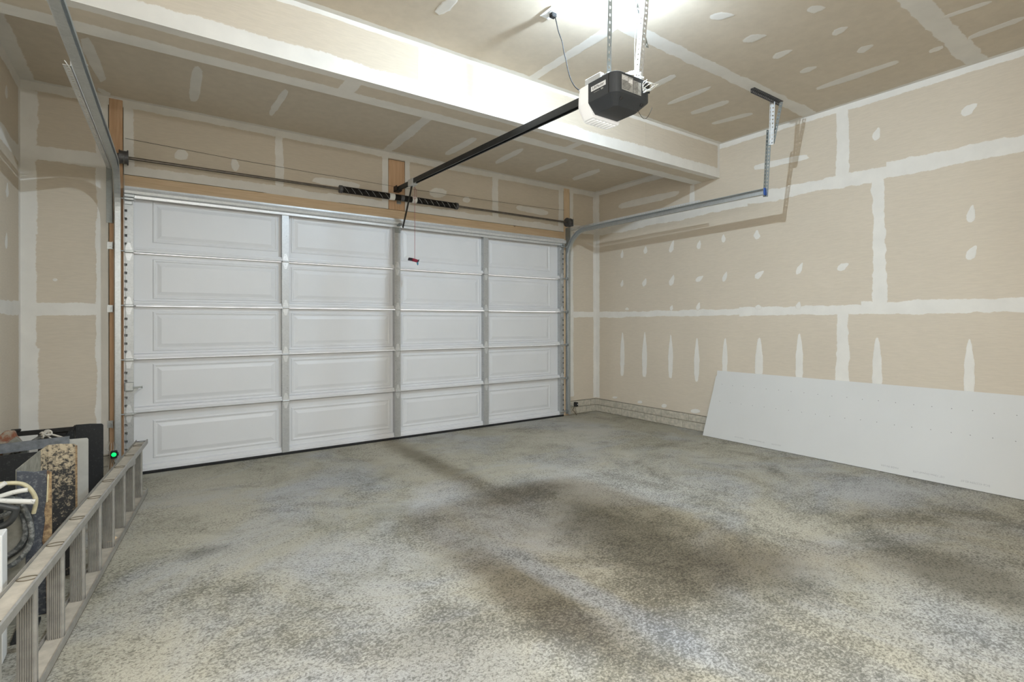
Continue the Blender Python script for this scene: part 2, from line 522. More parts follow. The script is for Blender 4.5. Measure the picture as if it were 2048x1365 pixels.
def spot(parent, pl, c, va, vb, kind):
    _pid[0] += 1
    k = _pid[0]
    c, va, vb = Vector(c), Vector(va), Vector(vb)
    n = 28 if kind in 'sv' else 20
    def width(t):
        if kind == 'o': return 1.0
        if kind == 't': return 1.0 - 0.55 * max(0.0, (t + 0.3)) / 1.3
        if kind == 'v': return (1.0 - 0.6 * max(0, t) ** 1.5) * 1.15
        return 1.0
    off = 0.0012 + layer(pl) * 0.00004
    vs = [plane3(pl, c.x, c.y, off)]; ed = [1.0]
    for sc, sa, e, of in ((0.72, 0.72 if kind in 'ot' else 0.93, 1.0, off), (1.06, 1.06, 0.0, off * 0.35)):
        for i in range(n):
            th = 2 * math.pi * i / n
            t, u = math.cos(th), math.sin(th)
            if kind in 'sv': u = math.copysign(abs(u) ** 0.5, u)
            rr = sc * (1 + 0.13 * noise.noise((t * 1.6, u * 1.6, k * 4.1)) * (1 if kind != 'v' else 0.5))
            q = c + va * (t * rr * sa / sc) + vb * (u * width(t) * rr * (1 + 0.25 * noise.noise((t * 4.0, k * 2.2, 0))))
            vs.append(plane3(pl, q.x, q.y, of)); ed.append(e)
    fs = [(0, 1 + i, 1 + (i + 1) % n) for i in range(n)]
    fs += [(1 + i, 1 + n + i, 1 + n + (i + 1) % n, 1 + (i + 1) % n) for i in range(n)]
    return patch_mesh('spackle_spot', vs, fs, ed, parent)

TH = 0.012
def panel(parent, pl, a0, a1, b0, b1, g=0.0015):
    a0, a1 = min(a0, a1) + g, max(a0, a1) - g
    b0, b1 = min(b0, b1) + g, max(b0, b1) - g
    p = plane3(pl, a0, b0, 0); q = plane3(pl, a1, b1, -TH)
    return MB().box(p[0], q[0], p[1], q[1], p[2], q[2]).build('drywall_panel', M['paper'], parent)

# ---- floor
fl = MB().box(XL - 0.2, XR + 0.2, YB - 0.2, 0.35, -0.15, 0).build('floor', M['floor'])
tag(fl, 'grey mottled concrete garage floor with dark stains and painted opener shadow', 'floor', kind='structure')

# ---- right wall
w = MB().box(XR + TH + 0.001, XR + 0.13, YB - 0.1, YF + 0.12, ZD, ZC + 0.1).build('wall_right', M['frame'])
tag(w, 'unpainted drywall side wall with white taped seams behind the leaning board', 'wall', kind='structure')
WR = w
for z0, z1, ys in ((ZD, T1, (YF, -3.243, YB)), (T1, T2, (YF, -3.545, YB)), (T2, ZC, (YF, -3.245, YB))):
    for i in range(len(ys) - 1): panel(w, 'R', ys[i + 1], ys[i], z0, z1)
strip(w, 'R', (YF, T1), (-2.2, T1), 0.085)
strip(w, 'R', (-2.2, T1), (-3.4, T1), 0.10)
strip(w, 'R', (-3.4, T1 + 0.008), (YB, T1 + 0.008), 0.125, 0.016)
strip(w, 'R', (YF, T2 - 0.02), (-2.3, T2), 0.12, 0.018)
strip(w, 'R', (-2.3, T2), (-3.6, T2 + 0.005), 0.125, 0.018)
strip(w, 'R', (-3.6, T2 + 0.01), (YB, T2 + 0.01), 0.14, 0.016)
strip(w, 'R', (-3.243, ZD), (-3.243, T1 - 0.03), 0.12)
strip(w, 'R', (-3.545, T1 + 0.03), (-3.545, T2 - 0.03), 0.115, 0.02)
strip(w, 'R', (-3.245, T2 + 0.03), (-3.245, ZC), 0.125)
strip(w, 'R', (YF, 0.20), (YF, ZL), 0.085, 0.010, 1)
strip(w, 'R', (BY0, ZC), (YB, ZC), 0.06, 0.008, 1)
strip(w, 'R', (BY0, ZB), (BY0, ZC), 0.07, 0.006, -1)
strip(w, 'R', (BY1, ZL), (YF, ZL), 0.06, 0.008, -1)
strip(w, 'R', (BY1 + 0.02, T2 + 0.05), (BY1 + 0.02, ZB), 0.08, 0.008)
SPOTS = {
'R':[(-0.467,2.245,-0.007,0.057,-0.029,-0.005,'t'),(-0.878,2.255,-0.006,0.053,-0.035,-0.006,'t'),(-1.3,2.251,-0.025,0.076,-0.034,-0.011,'t'),(-1.69,2.224,-0.012,0.05,-0.031,-0.01,'t'),(-2.009,2.256,0.0,0.046,-0.031,-0.004,'t'),(-2.405,2.242,0.0,0.052,-0.038,-0.006,'t'),(-0.466,1.84,-0.012,0.048,-0.029,-0.006,'t'),(-0.862,1.828,-0.025,0.051,-0.034,-0.011,'t'),(-1.299,1.826,-0.028,0.063,-0.039,-0.014,'t'),(-1.695,1.819,-0.051,0.028,-0.019,-0.026,'t'),(-2.026,1.817,-0.022,0.053,-0.027,-0.011,'t'),(-2.433,1.81,-0.05,0.037,-0.021,-0.026,'t'),(-2.852,1.837,-0.027,0.057,-0.024,-0.014,'t'),(-3.25,1.822,-0.048,0.027,-0.016,-0.032,'t'),(-0.555,1.485,0.0,0.018,-0.038,-0.001,'t'),(-1.292,1.481,-0.01,0.033,-0.027,-0.007,'t'),(-1.679,1.489,-0.015,0.046,-0.028,-0.007,'t'),(-2.42,1.46,0.0,0.025,-0.043,-0.002,'t'),(-2.841,1.468,-0.01,0.037,-0.028,-0.009,'t'),(-4.18,2.157,-0.009,0.068,-0.03,-0.012,'t'),(-4.182,1.848,-0.029,0.05,-0.025,-0.026,'t'),(-3.527,2.991,-0.018,0.052,-0.031,-0.023,'t'),(-4.169,2.997,-0.048,0.027,-0.018,-0.04,'t'),(-2.656,2.959,-0.268,-0.011,-0.007,-0.034,'s'),(-0.906,2.909,-0.464,-0.008,-0.012,-0.048,'s'),(-0.468,0.856,-0.004,0.294,-0.035,0.001,'v'),(-0.86,0.868,-0.004,0.287,-0.036,0.001,'v'),(-1.277,0.862,-0.004,0.26,-0.034,0.001,'v'),(-1.655,0.848,-0.003,0.251,-0.032,0.001,'v'),(-2.024,0.896,-0.004,0.217,-0.029,0.001,'v'),(-2.426,0.883,-0.003,0.239,-0.038,0.002,'v'),(-2.846,0.908,-0.001,0.267,-0.033,0.002,'v'),(-3.526,0.9,0.0,0.248,-0.035,0.002,'v'),(-4.165,0.9,0.0,0.246,-0.031,0.003,'v'),(-0.328,0.241,0.0,0.016,-0.05,0.006,'o'),(-0.781,0.233,0.0,0.02,-0.045,0.006,'o'),(-1.176,0.234,0.0,0.025,-0.044,0.006,'o'),(-1.634,0.231,0.0,0.027,-0.07,0.009,'o')],
'L':[],
'F':[(0.414,2.807,0.0,0.049,0.054,0.01,'o'),(0.84,2.792,-0.014,0.056,0.035,0.016,'o'),(2.968,2.833,0.0,0.06,0.113,0.017,'o'),(3.356,2.804,0.0,0.036,0.057,0.007,'o'),(-0.441,1.646,0.0,0.012,0.015,0.001,'o'),(1.79,2.766,0.234,0.002,-0.005,-0.037,'s'),(4.364,2.8,0.266,-0.008,-0.01,-0.04,'s'),(1.518,2.592,0.409,0.017,-0.003,-0.041,'s')],
'C':[(3.309,-3.425,0.056,-0.058,0.043,0.024,'t'),(3.742,-3.822,0.033,-0.045,0.048,0.017,'t'),(3.744,-3.408,0.033,-0.071,0.051,0.022,'t'),(4.144,-3.801,-0.004,-0.056,0.05,0.012,'t'),(4.129,-3.406,0.003,-0.073,0.054,0.018,'t'),(4.56,-3.802,-0.008,-0.059,0.054,0.012,'t'),(4.544,-3.402,0.009,-0.065,0.05,0.017,'t'),(3.748,-2.592,0.0,-0.126,0.045,0.024,'s'),(4.166,-2.54,0.015,-0.206,0.044,0.023,'s'),(4.543,-2.503,0.024,-0.178,0.05,0.026,'s'),(4.966,-2.47,0.044,-0.187,0.047,0.024,'s'),(4.978,-3.571,0.01,-0.291,0.052,0.014,'s'),(4.56,-4.385,0.014,-0.119,0.032,0.004,'s'),(5.01,-4.104,-0.001,-0.043,0.039,0.007,'s'),(5.001,-4.429,-0.007,-0.151,0.043,0.005,'s'),(1.746,-2.464,0.013,-0.109,0.037,0.026,'s')],
'K':[(-0.146,-0.623,0.031,0.342,-0.033,0.063,'s'),(0.481,-0.604,0.007,0.346,-0.037,0.011,'s'),(1.089,-0.622,-0.007,0.298,-0.03,-0.03,'s'),(2.923,-0.568,0.005,-0.314,0.05,0.059,'s'),(3.536,-0.588,-0.007,-0.284,0.056,0.059,'s'),(4.151,-0.593,0.011,-0.276,0.062,0.06,'s'),(4.772,-0.564,-0.002,-0.249,0.075,0.066,'s'),(-0.126,-0.039,0.037,0.043,-0.008,0.046,'s')],
}
for q in SPOTS['R']: spot(w, 'R', q[0:2], q[2:4], q[4:6], q[6])

# ---- left wall
LY0, LY1, LZ0, LZ1 = -5.9, -3.7, 0.95, 2.45      # wide unseen window added to the left wall to let in fill light
w = MB()
w.box(XL - 0.13, XL - TH - 0.001, LY1, YF + 0.12, ZD, ZC + 0.1).box(XL - 0.13, XL - TH - 0.001, YB - 0.1, LY0, ZD, ZC + 0.1)
w.box(XL - 0.13, XL - TH - 0.001, LY0, LY1, ZD, LZ0).box(XL - 0.13, XL - TH - 0.001, LY0, LY1, LZ1, ZC + 0.1)
w = w.build('wall_left', M['frame'])
tag(w, 'unpainted drywall side wall at the far left above the scrap pile', 'wall', kind='structure')
for z0, z1, ys in ((ZD, T1, (YF, -2.4, LY1)), (T1, T2, (YF, LY1)), (T2, ZC, (YF, -2.4, YB))):
    for i in range(len(ys) - 1): panel(w, 'L', ys[i + 1], ys[i], z0, z1)
panel(w, 'L', YB, LY0, ZD, T2); panel(w, 'L', LY0, LY1, ZD, LZ0); panel(w, 'L', LY0, LY1, LZ1, T2)
wn = empty('fill_window', (XL - 0.06, (LY0 + LY1) / 2, LZ0), 'unseen white-framed window added in the left wall for fill light', 'window', kind='structure')
for y in (LY0 + 0.03, LY1 - 0.03): MB().box(XL - 0.10, XL - 0.03, y - 0.03, y + 0.03, LZ0, LZ1).build('fill_window_frame', M['white_stop'], wn)
for z in (LZ0 + 0.03, LZ1 - 0.03): MB().box(XL - 0.10, XL - 0.03, LY0 + 0.06, LY1 - 0.06, z - 0.03, z + 0.03).build('fill_window_frame', M['white_stop'], wn)
strip(w, 'L', (YF, T1), (LY1, T1), 0.10)
strip(w, 'L', (YF, T2 - 0.03), (YB, T2), 0.13, 0.016)
strip(w, 'L', (YF, 0.2), (YF, ZL), 0.075, 0.008, 1)
strip(w, 'L', (BY1, ZL), (YF, ZL), 0.10, 0.012, -1)
strip(w, 'L', (YB, ZC), (BY0, ZC), 0.06, 0.008, -1)
strip(w, 'L', (-2.4, T2), (-2.4, ZC), 0.11)
strip(w, 'L', (-2.4, ZD), (-2.4, T1), 0.11)
for y, z, a in ((-0.42, 2.93, 0.05), (-0.40, 2.24, 0.055), (-0.43, 1.88, 0.06), (-0.82, 2.26, 0.06), (-0.84, 1.86, 0.06),
                (-1.25, 2.25, 0.06), (-1.25, 1.87, 0.055)):
    spot(w, 'L', (y, z), (0.01, a), (0.05, 0), 't')

# ---- back wall (behind the camera)
w = MB().box(XL - 0.13, XR + 0.13, YB - 0.13, YB, 0, ZC + 0.1).build('wall_back', M['paper'])
tag(w, 'plain drywall back wall behind the viewer', 'wall', kind='structure')

# ---- front wall around the garage door
w = MB()
w.box(XL - 0.1, -0.10, YF + TH + 0.001, YF + 0.12, ZD, ZC + 0.1)
w.box(5.03, XR + 0.1, YF + TH + 0.001, YF + 0.12, ZD, ZC + 0.1)
w.box(-0.10, 5.03, YF + 0.045, YF + 0.12, 2.36, ZC + 0.1)
w = w.build('wall_front', M['frame'])
tag(w, 'unpainted drywall end wall around the garage door', 'wall', kind='structure')
WF = w
for z0, z1 in ((ZD, T1), (T1, T2), (T2, ZL)):
    panel(w, 'F', XL, -0.103, z0, z1)
    panel(w, 'F', 5.033, XR, z0, z1)
for x0, x1, z0 in ((-0.003, 1.23, 2.567), (1.23, 2.353, 2.567), (2.552, 3.78, 2.567), (3.78, 4.917, 2.567), (2.353, 2.552, 3.127)):
    panel(w, 'F', x0, x1, z0, ZL)
strip(w, 'F', (XL, 0.2), (XL, 1.1), 0.115, 0.014, -1)
strip(w, 'F', (XL, 1.1), (XL, 2.0), 0.095, 0.014, -1)
strip(w, 'F', (XL, 2.0), (XL, ZL), 0.105, 0.012, -1)
strip(w, 'F', (XR, 0.2), (XR, ZL), 0.055, 0.008, 1)
strip(w, 'F', (XL, T1), (-0.14, T1), 0.115, 0.010)
strip(w, 'F', (XL, T2 + 0.015), (-0.14, T2 + 0.015), 0.13, 0.014)
strip(w, 'F', (5.033, T1), (XR, T1), 0.085, 0.008)
strip(w, 'F', (5.033, T2), (XR, T2), 0.11, 0.010)
strip(w, 'F', (-0.105, 0.2), (-0.105, ZL), 0.085, 0.010, 1)
strip(w, 'F', (0.0, 2.58), (0.0, ZL), 0.075, 0.006, -1)
strip(w, 'F', (1.228, 2.58), (1.228, ZL), 0.085, 0.010)
strip(w, 'F', (3.78, 2.58), (3.78, ZL), 0.10, 0.010)
strip(w, 'F', (2.353, 2.567), (2.353, ZL), 0.075, 0.008, 1)
strip(w, 'F', (2.552, 2.567), (2.552, ZL), 0.065, 0.008, -1)
strip(w, 'F', (4.917, 2.567), (4.917, ZL), 0.10, 0.010, 1)
strip(w, 'F', (5.033, 0.25), (5.033, ZL), 0.07, 0.010, -1)
strip(w, 'F', (XL, ZL), (XR, ZL), 0.07, 0.010, -1)
strip(w, 'F', (0.0, 2.567), (2.353, 2.567), 0.085, 0.016, 1)
strip(w, 'F', (2.552, 2.567), (4.917, 2.567), 0.085, 0.016, 1)
for q in SPOTS['F']: spot(w, 'F', q[0:2], q[2:4], q[4:6], q[6])

# ---- upper ceiling
w = MB().box(XL - 0.13, XR + 0.13, YB - 0.1, BY0, ZC + TH + 0.001, ZC + 0.12).build('ceiling', M['frame'])
tag(w, 'upper drywall ceiling over the middle of the garage', 'ceiling', kind='structure')
for y0, y1, xs in ((-2.975, BY0, (XL, 2.805, XR)), (-4.225, -2.975, (XL, 1.4, XR)), (-5.475, -4.225, (XL, 2.8, XR)), (YB, -5.475, (XL, 1.4, XR))):
    for i in range(len(xs) - 1): panel(w, 'C', xs[i], xs[i + 1], y0, y1)
strip(w, 'C', (XL, -2.985), (XR, -2.965), 0.135, 0.016)
strip(w, 'C', (XL, -4.225), (XR, -4.225), 0.15, 0.018)
strip(w, 'C', (XL, -5.475), (XR, -5.475), 0.14, 0.016)
strip(w, 'C', (2.805, BY0), (2.805, -2.93), 0.10, 0.012)
strip(w, 'C', (2.8, -5.43), (2.8, -4.27), 0.12, 0.012)
strip(w, 'C', (1.4, -4.18), (1.4, -3.03), 0.12, 0.012)
strip(w, 'C', (XL, BY0), (XR, BY0), 0.05, 0.010, -1)
strip(w, 'C', (XR, BY0), (XR, YB), 0.045, 0.010, -1)
for q in SPOTS['C']: spot(w, 'C', q[0:2], q[2:4], q[4:6], q[6])

# ---- lower ceiling over the door
w = MB().box(XL - 0.13, XR + 0.13, BY1 - 0.1, YF + 0.12, ZL + TH + 0.001, ZL + 0.13).build('ceiling', M['frame'])
tag(w, 'lower drywall ceiling strip between the beam and the garage door', 'ceiling', kind='structure')
for x0, x1 in ((XL, 2.305), (2.305, XR)): panel(w, 'K', x0, x1, BY1 - 0.05, YF)
strip(w, 'K', (2.28, BY1), (2.325, YF), 0.12, 0.014)
strip(w, 'K', (XL, YF), (XR, YF), 0.05, 0.010, -1)
strip(w, 'K', (XL, BY1), (XL, YF), 0.10, 0.012, -1)
strip(w, 'K', (XR, BY1), (XR, YF), 0.06, 0.012, 1)
for q in SPOTS['K']: spot(w, 'K', q[0:2], q[2:4], q[4:6], q[6])

# ---- boxed beam across the ceiling
w = MB().box(XL - 0.1, XR + 0.1, BY0 + TH + 0.001, BY1 - TH - 0.001, ZB + TH + 0.001, ZC + 0.05).build('ceiling_beam', M['frame'])
tag(w, 'boxed drywall beam dropping below the ceiling in front of the door', 'beam', kind='structure')
for x0, x1 in ((XL, 1.834), (1.834, 4.27), (4.27, XR)): panel(w, 'BF', x0, x1, ZB, ZC)
for x0, x1 in ((XL, 1.32), (1.32, 3.43), (3.43, XR)):
    panel(w, 'BU', x0, x1, BY0 + TH, BY1 - TH)
MB().box(XL, XR, BY1 - TH, BY1, ZB, ZL + 0.01).build('drywall_panel', M['paper'], w)
strip(w, 'BF', (XL, ZB), (XR, ZB), 0.115, 0.010, 1)
strip(w, 'BF', (XL, ZC), (XR, ZC), 0.035, 0.006, -1)
strip(w, 'BF', (1.834, ZB + 0.05), (1.834, ZC), 0.11, 0.008)
strip(w, 'BF', (XR, ZB), (XR, ZC), 0.045, 0.006, 1)
strip(w, 'BU', (XL, BY0), (XR, BY0), 0.075, 0.008, 1)
strip(w, 'BU', (XL, BY1), (XR, BY1), 0.135, 0.010, -1)
strip(w, 'BU', (1.32, BY0), (1.32, BY1), 0.13, 0.012)
strip(w, 'BU', (3.43, BY0), (3.43, BY1), 0.10, 0.012)

# ---- low concrete block course under the drywall
def block_course(name, label, along, fixed, a0, a1, sgn):
    """along: 'y' or 'x'; sgn: direction into the room"""
    g = 0.006
    def bx(mb, s0, s1, z0, z1, pr):
        if along == 'y': mb.box(fixed - sgn * 0.12, fixed + sgn * pr, s0, s1, z0, z1)
        else: mb.box(s0, s1, fixed - sgn * 0.12, fixed + sgn * pr, z0, z1)
        return mb
    root = bx(MB(), min(a0, a1), max(a0, a1), 0, ZD - 0.004, 0.002).build(name, M['mortar'])
    tag(root, label, 'block course', kind='structure')
    L = abs(a1 - a0); d = 1 if a1 > a0 else -1
    for z0, z1, bl, st in ((0.100, ZD - 0.008, 0.40, 0.0), (0.004, 0.092, 0.20, 0.09)):
        s = -st
        while s < L:
            e = min(s + bl - g, L); b = max(s, 0)
            if e - b > 0.02:
                p, q = a0 + d * b, a0 + d * e
                pr = 0.010 + random.uniform(-0.002, 0.003)
                bx(MB(), min(p, q), max(p, q), z0 + random.uniform(0, .003), z1 - random.uniform(0, .003), pr).build('block', M['block'], root, 0.003)
            s += bl
    return root
block_course('baseboard_right', 'low tan concrete block course along the right wall foot', 'y', XR, YF, YB, -1)
block_course('baseboard_left', 'low concrete block course at the left wall foot behind the scrap', 'y', XL, YF, YB, 1)
block_course('baseboard_front', 'short block course between garage door and right corner', 'x', YF, 5.029, XR + 0.05, -1)
block_course('baseboard_front', 'short block course between left corner and garage door', 'x', YF, XL - 0.05, -0.099, -1)

# ---- timber around the opening
def trim(name, x0, x1, z0, z1, m, label, y0=None, y1=None):
    o = MB().box(x0, x1, YF - 0.004 if y0 is None else y0, YF + 0.04 if y1 is None else y1, z0, z1).build(name, M[m], None, 0.002)
    return tag(o, label, 'timber', kind='structure')
t = trim('trim_1', -0.098, -0.006, 0.0, 3.19, 'pine_z', 'upright pine jamb board left of the garage door')
MB().box(-0.060, -0.036, YF - 0.016, YF - 0.005, 0.25, 2.25).build('pale_strip', M['pine_pale'], t)
trim('trim_2', 4.922, 5.028, 0.0, 3.18, 'pine_pale', 'upright pine jamb board right of the garage door')
trim('trim_3', -0.004, 4.920, 2.443, 2.563, 'pine_x', 'horizontal pine header board above the garage door')
trim('trim_4', 2.357, 2.548, 2.566, 3.122, 'pine_z', 'wide pine bracket board above the middle of the door')
trim('trim_5', -0.14, 0.050, 0.0, 2.358, 'pine_dark', 'dark weathered door stop at the left door edge', YF + 0.042, YF + 0.10)
trim('trim_6', 4.850, 5.07, 0.0, 2.358, 'white_stop', 'white door stop at the right door edge', YF + 0.042, YF + 0.10)

# ================================================================== GARAGE DOOR
SY = 0.055           # face of the steel skin; stiles and hems stand proud towards -y
door = empty('door_1', (W / 2, 0.02, 0), 'white sectional garage door with five rows of embossed panels', 'garage door', kind='structure')
ZS = [0.022, 0.533, 0.990, 1.447, 1.904, H]
STX = [(0.0, 0.067), (W / 2 - 1.165 - 0.032, W / 2 - 1.165 + 0.032), (W / 2 - 0.035, W / 2 + 0.035),
       (W / 2 + 1.165 - 0.036, W / 2 + 1.165 + 0.036), (W - 0.067, W)]
PX = [(0.20, 1.215), (1.335, 2.375), (2.505, 3.545), (3.662, 4.677)]

def emboss(x0, x1, z0, z1):
    mb = MB()
    # rectangle rings: inset, y
    prof = [(0.0, SY), (0.008, SY - 0.006), (0.018, SY - 0.006), (0.025, SY - 0.001), (0.034, SY - 0.001), (0.064, SY - 0.009)]
    rings = []
    for i, y in prof:
        rings.append([(x0 + i, y, z0 + i), (x1 - i, y, z0 + i), (x1 - i, y, z1 - i), (x0 + i, y, z1 - i)])
    return mb.loops(rings, False, True)

def stile_plate(x0, x1, z0, z1, holes):
    """folded stile: front plate with optional square slots, two side returns"""
    mb = MB()
    y0, y1 = -0.002, 0.001
    hx0, hx1 = (x0 + 0.004, x0 + 0.024) if holes == 'L' else (x1 - 0.024, x1 - 0.004)
    if holes:
        mb.box(x0, hx0, y0, y1, z0, z1)
        mb.box(hx1, x1, y0, y1, z0, z1)
        z = z0 + 0.05; last = z0
        while z < z1 - 0.05:
            mb.box(hx0, hx1, y0, y1, last, z)
            last = z + 0.022
            z += 0.070
        mb.box(hx0, hx1, y0, y1, last, z1)
    else:
        mb.box(x0, x1, y0, y1, z0, z1)
    mb.box(x0, x0 + 0.002, y1, SY, z0, z1)
    mb.box(x1 - 0.002, x1, y1, SY, z0, z1)
    return mb

for k in range(5):
    z0, z1 = ZS[k], ZS[k + 1]
    sec = MB().box(0.0, W, SY, SY + 0.010, z0, z1 - 0.002).build('door_section', M['white'], door)
    for x0, x1 in PX:
        mz = 0.052 if z1 - z0 < 0.5 else 0.085
        emboss(x0, x1, z0 + mz + 0.010, z1 - mz + 0.005).build('embossed_panel', M['white'], sec)
    # folded hems between the stiles: ledge at the bottom of a section, thin lip at its top
    for i in range(4):
        a, b = STX[i][1] + 0.001, STX[i + 1][0] - 0.001
        h = MB()
        if k > 0:
            h.prism([(SY, z0 + 0.046), (0.012, z0 + 0.040), (0.010, z0 + 0.024), (0.0, z0 + 0.020), (0.0, z0 + 0.002), (SY, z0 + 0.002)], 0, a, b)
        else:
            h.prism([(SY, z0 + 0.055), (0.022, z0 + 0.050), (0.020, z0 + 0.03), (0.012, z0 + 0.026), (0.012, z0 + 0.002), (SY, z0 + 0.002)], 0, a, b)
        h.build('bottom_hem', M['white'], sec)
        MB().prism([(SY, z1 - 0.012), (0.050, z1 - 0.010), (0.050, z1 - 0.004), (SY, z1 - 0.004)], 0, a, b).build('top_hem', M['white'], sec)
    for i, (a, b) in enumerate(STX):
        st = stile_plate(a, b, z0 + 0.003, z1 - 0.004, 'L' if i == 0 else ('R' if i == 4 else None)).build('stile', M['stile'], sec)
# hinges at every joint
for k in range(1, 5):
    zj = ZS[k]
    for i, (a, b) in enumerate(STX):
        c = (a + b) / 2
        hg = MB()
        for s in (1, -1):
            hg.prism([(c - 0.027, zj + s * 0.006), (c + 0.027, zj + s * 0.006), (c + 0.022, zj + s * 0.030), (c + 0.010, zj + s * 0.075),
                      (c - 0.010, zj + s * 0.075), (c - 0.022, zj + s * 0.030)][::s], 1, -0.006, -0.0025)
        hg.cyl((c - 0.030, -0.012, zj), (c + 0.030, -0.012, zj), 0.008, 10)
        for s in (1, -1):
            for dz in (0.030, 0.060):
                hg.cyl((c, -0.010, zj + s * dz), (c, -0.005, zj + s * dz), 0.006, 8)
        hg.build('hinge', M['galv_light'], door)
# rollers with stems at both edges
for k, zj in enumerate([0.075] + ZS[1:5] + [2.345]):
    for s, xe in ((-1, 0.0), (1, W)):
        rl = MB().cyl((xe - s * 0.085, -0.030, zj), (xe + s * 0.030, -0.030, zj), 0.0055, 10)
        rl.cyl((xe + s * 0.022, -0.030, zj), (xe + s * 0.038, -0.030, zj), 0.020, 16)
        rl.build('roller', M['galv'], door)
        br = MB().box(xe - s * 0.004, xe - s * 0.070, -0.040, -0.0025, zj - 0.010, zj + 0.010)
        if k == 5:
            br.box(xe - s * 0.004, xe - s * 0.075, -0.034, -0.0025, zj + 0.015, zj + 0.040)
            br.box(xe - s * 0.004, xe - s * 0.060, -0.012, -0.0025, zj - 0.045, zj - 0.014)
        br.build('roller_carrier', M['galv'], door, 0.003)
# reinforcing strut along the top
st = MB()
prof = thick([(0.002, 2.362), (-0.012, 2.362), (-0.014, 2.384), (-0.050, 2.392), (-0.056, 2.410), (-0.050, 2.428), (-0.014, 2.436), (-0.012, 2.452), (0.002, 2.452)], 0.003)
st.prism(prof, 0, 0.004, W - 0.004)
st.build('top_strut', M['galv_light'], door)
MB().box(0.0, W, -0.002, SY + 0.012, 0.0, 0.022).build('bottom_seal', M['rubber'], door, 0.004)
# slide lock on the left stile
lk = MB().box(0.004, 0.068, -0.030, -0.003, 0.725, 0.800)
lk = lk.build('slide_lock', M['galv'], door, 0.005)
MB().box(0.060, 0.128, -0.036, -0.028, 0.748, 0.760).build('lock_bar', M['galv_dark'], lk)
MB().cyl((0.122, -0.032, 0.754), (0.128, -0.032, 0.754), 0.010, 10).build('lock_handle', M['galv_dark'], lk)
MB().prism([(0.066, 0.70), (0.098, 0.735), (0.098, 0.742), (0.066, 0.742)], 1, -0.008, 0.020).build('lock_cam', M['galv'], lk)
# arm bracket on the door
MB().box(2.425, 2.455, -0.10, -0.004, 2.37, 2.395).box(2.405, 2.475, -0.006, -0.0025, 2.30, 2.40).build('arm_bracket', M['galv_dark'], door, 0.002)

# ================================================================== TRACKS
def track_path(xv, xh, ln=2.41):
    pts = [(xv, -0.045, 0.03), (xv, -0.045, 0.8), (xv, -0.045, 1.6), (xv, -0.045, 2.19)]
    for i in range(1, 15):
        a = math.pi / 2 * i / 14
        pts.append((xv, -0.395 + 0.35 * math.cos(a), 2.19 + 0.35 * math.sin(a)))
    n = 8
    for i in range(1, n + 1):
        t = i / n
        pts.append((xv + (xh - xv) * t, -0.395 - ln * t, 2.54 + 0.004 * t))
    return pts

def track(s, xv, xh, label, ln=2.41):
    root = empty('door_track', (xv, -0.045, 0), label, 'door track', 'garage door tracks')
    i = s  # +1: channel opens towards +x
    pr = [(0.020 * i, -0.024), (0.022 * i, -0.030), (-0.012 * i, -0.030), (-0.018 * i, -0.022), (-0.018 * i, 0.022), (-0.012 * i, 0.030), (0.022 * i, 0.030), (0.020 * i, 0.024)]
    pth = track_path(xv, xh, ln)
    MB().sweep(thick(pr, 0.0022), pth[:4], (1, 0, 0)).build('vertical_track', M['galv'], root)
    MB().sweep(thick(pr, 0.0022), pth[3:], (1, 0, 0)).build('curved_track', M['galv'], root)
    # flag bracket on the jamb and angle running back beside the track
    fb = MB()
    xo = xv - i * 0.030
    fb.box(xo - i * 0.002, xo, -0.055, YF - 0.006, 2.14, 2.62)
    fb.box(xo, xo - i * 0.045, YF - 0.0085, YF - 0.0055, 2.14, 2.62)
    fb.build('flag_bracket', M['galv_dark'], root, 0.002)
    # perforated angle from the bracket along the horizontal track
    perf_angle((xo - i * 0.004, -0.05, 2.575), (xh + (xv - xh) * 0.28 - i * 0.03, -2.08, 2.575), Vector((-i, 0, 0)), Vector((0, 0, 1)), 'track_angle', 'galv_light', root)
    for zb in (0.45, 1.42, 1.95):
        b = MB().box(xo, xo - i * 0.040, YF - 0.010, YF - 0.0065, zb - 0.03, zb + 0.03)
        b.box(xo - i * 0.003, xo, -0.045, YF - 0.0065, zb - 0.025, zb + 0.025)
        b.cyl((xo - i * 0.02, YF - 0.018, zb), (xo - i * 0.02, YF - 0.010, zb), 0.009, 6)
        b.build('jamb_bracket', M['galv'], root)
    return root

def perf_angle(p0, p1, u, v, name, mat, parent, wd=0.032, pitch=0.032, flanges=(True, True)):
    """L-shaped punched angle iron from p0 to p1; legs along u and v"""
    p0, p1 = Vector(p0), Vector(p1)
    d = (p1 - p0); L = d.length; d.normalize()
    mb = MB()
    n = max(2, int(L / pitch)); pt = L / n
    for fl, (a, b) in zip(flanges, ((u, v), (v, u))):
        if not fl: continue
        a = (a - d * a.dot(d)).normalized(); b = (b - d * b.dot(d)).normalized()
        th = b * 0.0011
        for w0, w1 in ((0.0, 0.34), (0.66, 1.0)):
            c = p0 + d * (L / 2) + a * (wd * (w0 + w1) / 2) + th
            mb.obox(c, d * (L / 2), a * (wd * (w1 - w0) / 2), th)
        for k in range(n + 1):
            lo, hi = max(0, (k - 0.31) * pt), min(L, (k + 0.31) * pt)
            c = p0 + d * ((lo + hi) / 2) + a * (wd * 0.5) + th
            mb.obox(c, d * ((hi - lo) / 2), a * (wd * 0.16), th)
    return mb.build(name, M[mat], parent)

tl = track(1, -0.042, -0.140, 'galvanised steel door track curving overhead at the left jamb', 2.95)
trk = track(-1, W + 0.042, W + 0.105, 'galvanised steel door track curving back along the right wall')
